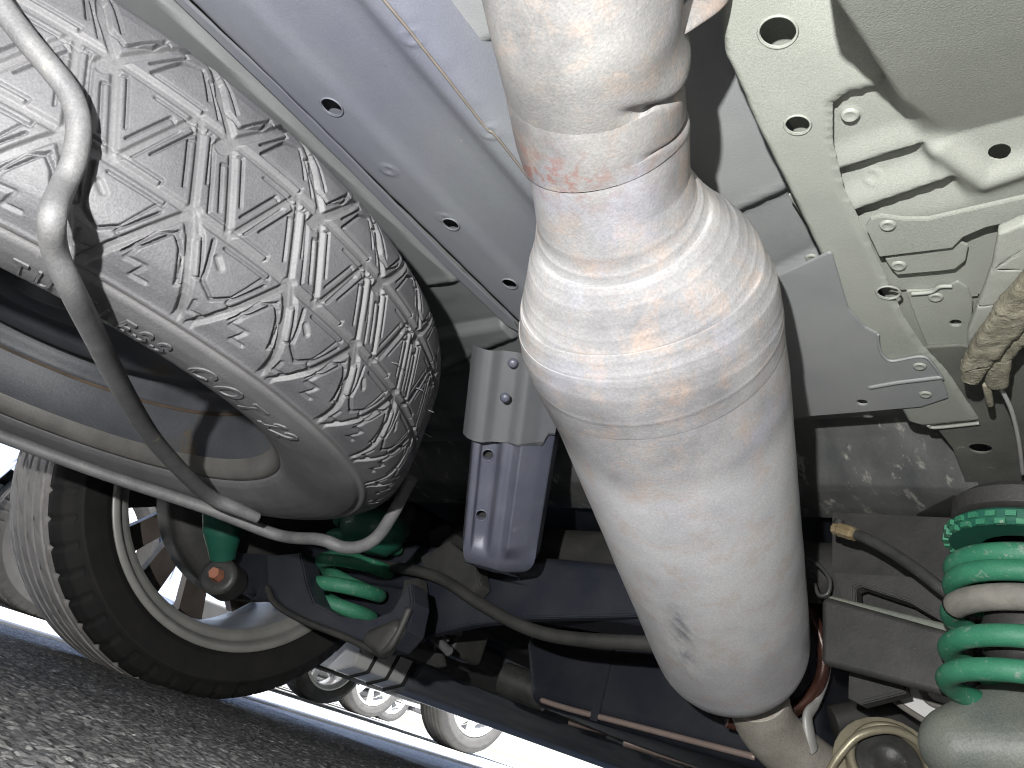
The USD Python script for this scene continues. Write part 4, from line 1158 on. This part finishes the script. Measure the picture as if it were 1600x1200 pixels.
# right half
obj('right_beam', hull_spheres([(at(p, Y=y), .006) for p in ((1296, 945), (1296, 1030), (1522, 1088), (1515, 1008)) for y in (.735, .79)]), 'charcoal', axle)
obj('beam_top', hull_spheres([(at(p, Y=y), .004) for p in ((1300, 938), (1310, 962), (1500, 1006), (1490, 985)) for y in (.745, .80)]), 'olive', axle)
obj('bracket_frame', slab([(1300, 893), (1480, 903), (1500, 960), (1480, 975), (1420, 940), (1345, 915), (1336, 918), (1338, 948), (1318, 945), (1310, 920)], .78, .02, .003, rounded=.002), 'charcoal', axle)
obj('bracket_back', slab([(1300, 800), (1520, 810), (1520, 1000), (1300, 940)], .83, .006, .001), 'charcoal', axle)
obj('spring_cup', hull_spheres([(at((1500, 1166), d=.60), .0285), (at((1490, 1150), d=.605), .021), (at((1570, 1142), d=.60), .034), (at((1700, 1120), d=.60), .046), (at((1640, 1176), d=.58), .040)], 40), 'olive', axle, smooth=True, label='smooth olive grey lower arm below the near spring')
obj('lower_bracket', slab([(1325, 1045), (1410, 1058), (1415, 1082), (1345, 1100), (1324, 1090)], .80, .02, .003), 'charcoal', axle)
obj('lower_pipe', tube(spline([at(p, d=.93) for p in ((1300, 1128), (1360, 1118), (1430, 1130), (1500, 1150))], 30), .018, 20), 'charcoal', axle, smooth=True)

obj('panhard_rod', tube(spline([at(p, Y=y) for p, y in (((560, 880), .70), ((640, 890), .695), ((690, 905), .69), ((745, 940), .688), ((815, 978), .686), ((880, 996), .684), ((985, 1004), .682), ((1060, 1006), .68))], 80), .0082, 18, sy=.9), 'charcoal', None, smooth=True, label='slim dusty track rod running across in front of the axle beam', cat='rod')

# ------------------------------------------------------------------ brake hose by the near spring
bh = thing('brake_hose', 'flexible black brake hose with brass end beside the near spring', 'hose', at((1330, 835), Y=.72))
hz = spline([at(p, Y=y) for p, y in (((1318, 830), .73), ((1345, 838), .728), ((1385, 858), .722), ((1430, 888), .715), ((1465, 915), .71), ((1488, 932), .71))], 60)
obj('hose', tube(hz, .0052, 14), 'hose', bh, smooth=True)
obj('brass_end', tube(spline([at(p, Y=y) for p, y in (((1303, 826), .733), ((1318, 829), .731), ((1338, 836), .729))], 16), [.0055] * 5 + [.0068] * 8 + [.0060] * 3, 8), 'brass', bh)
obj('hose_clip', cyl(at((1312, 812), Y=.735), at((1306, 832), Y=.735), .005), 'charcoal', bh)
# looped cable
obj('brake_cable', tube(spline([at(p, Y=.80) for p in ((1258, 872), (1280, 884), (1296, 905), (1294, 926), (1280, 930), (1272, 912))], 60), .0022, 10), 'hose', None, smooth=True, label='thin black cable loop right of the silencer end', cat='cable')

# ------------------------------------------------------------------ fuel tank ahead of the axle, and tubes added for reflections
tank = thing('fuel_tank', 'big navy black fuel tank ahead of the axle, left of the silencer end', 'fuel tank', (-.45, 1.2, .1))
TY = .98
c0 = [at(p, Y=TY) for p in ((852, 1012), (858, 1078), (1250, 1185), (1250, 990))]
obj('tank_shell', hull_spheres([(c, .026) for c in c0] + [(c + np.array([0, .55, .0]), .026) for c in c0] + [((c0[1] * .5 + c0[2] * .5) + np.array([0, .1, -.004]), .026)], 40), 'navy', tank, smooth=True)
obj('reflection_line', tube(spline([at(p, Y=TY - .027) for p in ((846, 1094), (890, 1108), (960, 1126), (1060, 1152), (1180, 1183))], 40), .004, 10), 'reflection_pink', tank, smooth=True)  # pinkish tube added for a bright reflected line along the tank
obj('tank_strap', prism([(-.006, 0), (.006, 0), (.006, .004), (-.006, .004)], at((935, 1090), Y=TY - .031) + np.array([0, 0, -.03]), XA, YA, ZA, .12, (), .001), 'navy', tank)
for a, b, r, lb in (((700, 1064), (1010, 1150), .006, None), ((890, 1128), (1180, 1203), .006, 'upper'), ((975, 1160), (1130, 1206), .007, 'lower')):  # pinkish tubes added in place of bright reflected lines
    if lb is None:
        continue
    obj('reflection_tube', tube([at(a, Y=1.25), at(b, Y=1.32)], r, 12), 'reflection_pink', None, smooth=True,
        label=f'{lb} of two thin pinkish tubes added for bright reflections below the fuel tank', cat='pipe')

# ------------------------------------------------------------------ bush ring at the bottom edge and pale panel
bc = at((1388, 1192), d=.80)
bn = EYE - bc; bn /= np.linalg.norm(bn); bn = bn + right * .15 - down * .55; bn /= np.linalg.norm(bn)
bush = thing('trailing_arm_bush', 'yellowish steel ring with dark rubber bush at the bottom edge', 'bush', bc)
obj('ring', revolve([(.031, -.012), (.031, .006), (.0325, .010), (.036, .011), (.0385, .009), (.0395, .004), (.0395, -.012)], bc, bn, 64), 'bush_gold', bush, smooth=True)
obj('rubber_core', revolve([(.031, .0), (.028, .003), (.022, .001), (.018, .004), (.012, .004), (.010, .0), (0, 0)], bc, bn, 64), 'hose', bush, smooth=True)
q = [at(p, d=.80) for p in ((1280, 1250), (1296, 1205), (1318, 1172), (1345, 1148), (1390, 1140), (1432, 1158), (1470, 1200), (1490, 1230))]
obj('ring_flange', tube(spline(q, 40), .0042, 12), 'bush_gold', bush, smooth=True)
obj('flange_web', cyl(bc - bn * .014, bc - bn * .008, .052), 'bush_gold', bush)
pp = thing('pale_panel', 'pale grey plastic panel with a curved groove between axle and lower arm', 'panel', at((1450, 1090), Y=.86))
obj('panel', slab([(1392, 1058), (1540, 1100), (1600, 1150), (1490, 1150), (1440, 1122), (1402, 1096), (1393, 1084)], .88, .006, .002, rounded=.002), 'white_paint', pp)
obj('panel_rim', tube(spline([at(p, Y=.877) for p in ((1392, 1056), (1392, 1080), (1400, 1096), (1438, 1122), (1490, 1152))], 30), .003, 10), 'grey_sleeve', pp, smooth=True)
obj('panel_groove', tube(spline([at(p, Y=.878) for p in ((1440, 1066), (1442, 1080), (1452, 1096), (1475, 1106))], 20), .0035, 10), 'grey_sleeve', pp, smooth=True)

# ------------------------------------------------------------------ mud caked liner at the right edge
ln = thing('wheel_arch_liner', 'torn grey wheel arch liner with mud caked lip at the right edge', 'liner', at((1545, 560), z=.37))


def lumpy(pts, z, t, amp, s, seed):
    P = round_poly(xy(pts, z), .0015)
    man = m3.CrossSection([P]).extrude(t).translate((0, 0, z))
    man = man.refine_to_length(.0025)
    mm = man.to_mesh(); v = np.array(mm.vert_properties[:, :3], float); f = np.array(mm.tri_verts)
    tm_ = trimesh.Trimesh(v, f, process=False)
    trimesh.smoothing.filter_taubin(tm_, iterations=6)
    v = np.array(tm_.vertices)
    v = v + np.array(tm_.vertex_normals) * (meshkit.fbm(v * s + seed) * amp * .8 + meshkit.fbm(v * s * 3.1 + seed) * amp * .35)[:, None]
    return v, f


obj('mud_lip', lumpy([(1640, 405), (1598, 446), (1560, 490), (1530, 535), (1506, 578), (1508, 594), (1524, 597), (1545, 570), (1580, 530), (1640, 470)], .374, .008, .0035, 160, 1), 'mud', ln, smooth=True)
obj('mud_lip', lumpy([(1640, 470), (1596, 510), (1560, 552), (1542, 575), (1546, 606), (1570, 604), (1578, 560), (1596, 540), (1640, 520)], .378, .007, .0035, 150, 9), 'mud', ln, smooth=True)
obj('liner_shell', lumpy([(1700, 320), (1600, 350), (1562, 366), (1552, 420), (1530, 478), (1514, 520), (1516, 556), (1540, 552), (1600, 470), (1700, 420)], .385, .006, .0015, 30, 4), 'underseal_green_cast', ln, smooth=True)
obj('torn_strip', lumpy([(1536, 604), (1546, 600), (1552, 640), (1546, 644)], .378, .003, .001, 80, 2), 'mud', ln, smooth=True)
obj('hanging_wire', tube(spline([at(p, z=.385) for p in ((1560, 600), (1580, 640), (1592, 690), (1598, 740))], 20), .0016, 8), 'light_plate', ln, smooth=True)
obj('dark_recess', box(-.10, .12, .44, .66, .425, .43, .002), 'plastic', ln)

# ------------------------------------------------------------------ other cars of the car park, beyond the left side
def parked_car(x, y, paint, label, wheel_mat='alloy_bright', lift=0.0, near=False):
    """x: its right flank's wheel faces, y: its rear axle."""
    t = thing('parked_car', label, 'car', (x - .8, y + 1.3, 0), group='cars parked alongside')
    W = 1.62; wb = 2.38
    prof = [(-.75, .30 + lift), (-.80, .55), (-.78, .85), (-.70, .95), (-.30, 1.45), (.2, 1.53), (1.3, 1.52), (2.05, 1.02), (3.1, .88), (3.35, .72), (3.38, .35), (3.3, .22), (2.95, .20)]
    arch = lambda c: [(c + .37 * math.cos(a), .31 + .37 * math.sin(a)) for a in np.linspace(-.28, math.pi + .28, 16)]
    bottom = arch(wb) + [(1.95, .20), (.45, .20)] + arch(0.0) + [(-.45, .24 + lift)]
    P = np.array(prof + bottom)
    cs = round_poly(np.stack([P[:, 0] + y, P[:, 1]], 1), .006)
    v, f = prism(cs, (x + .005, 0, 0), YA, ZA, -XA, W, (), .02)
    top = np.clip((v[:, 2] - .95) / .6, 0, 1)
    mid = x + .005 - W / 2
    v[:, 0] = mid + (v[:, 0] - mid) * (1 - .20 * top)
    obj('body', (v, f), paint, t)
    for s in (1, -1):
        Q = round_poly([(-.25 + y, 1.0), (-.12 + y, 1.38), (1.22 + y, 1.44), (1.75 + y, 1.02)], .03)
        xx = mid + s * (W / 2 * .905)
        vv, ff = prism(Q, (xx, 0, 0), YA, ZA, XA, .006, (), .001)
        tp = np.clip((vv[:, 2] - .95) / .6, 0, 1)
        vv[:, 0] += s * (.078 - .162 * tp)
        obj('side_window', (vv, ff), 'plastic', t)
    obj('side_skirt', box(x - .08, x + .012, y + .45, y + 2.1, .19, .27, .01), 'plastic', t)
    obj('underbody', box(x - W + .25, x - .2, y - .6, y + 3.1, .20, .26, .01), 'plastic', t)
    for yy in (y, y + wb):
        for side in (0, 1):
            w = UsdGeom.Xform.Define(stage, numbered(str(t.GetPath()), 'wheel'))
            if side == 0:
                road_wheel(w, x - .20, yy, .31, .31, .20, 1, .215, 7, wheel_mat, near and yy == y, wheel_mat, tread_mat='rubber_far')
            else:
                road_wheel(w, x - W + .20, yy, .31, .31, .20, -1, .215, 7, wheel_mat, False, wheel_mat)
    return t


parked_car(-3.3, 1.16, 'blue_paint', 'nearest parked car, its pale rear tyre just left of the black wheel', lift=.24, near=True)
parked_car(-5.45, 2.2, 'white_paint', 'second parked car, white, its sunlit tyre seen under the sill behind the first')
parked_car(-7.9, 4.6, 'dark_paint', 'third parked car, dark, one of the small far wheels under the sill')
parked_car(2.55, .5, 'dark_paint', 'unseen dark car added along the right side of the car to block light')  # unseen car, added to keep daylight out from under the floor
parked_car(-10.6, 6.9, 'white_paint', 'farthest parked car, white, small bright wheels beyond the others')

wall = thing('blocker_wall', 'unseen plain rendered wall added behind the car to block light', 'wall', (-2, -1.4, 0))  # unseen wall, added to cut the ambient light under the car
obj('wall_panel', prism([(-14, 0), (9, 0), (9, 2.4), (-14, 2.4)], (0, -1.0, 0), XA, ZA, -YA, .2, (), .01), 'wall_render', wall)
obj('wall_coping', prism([(-14, 2.403), (9, 2.403), (9, 2.47), (-14, 2.47)], (0, -.96, 0), XA, ZA, -YA, .28, (), .01), 'concrete', wall)
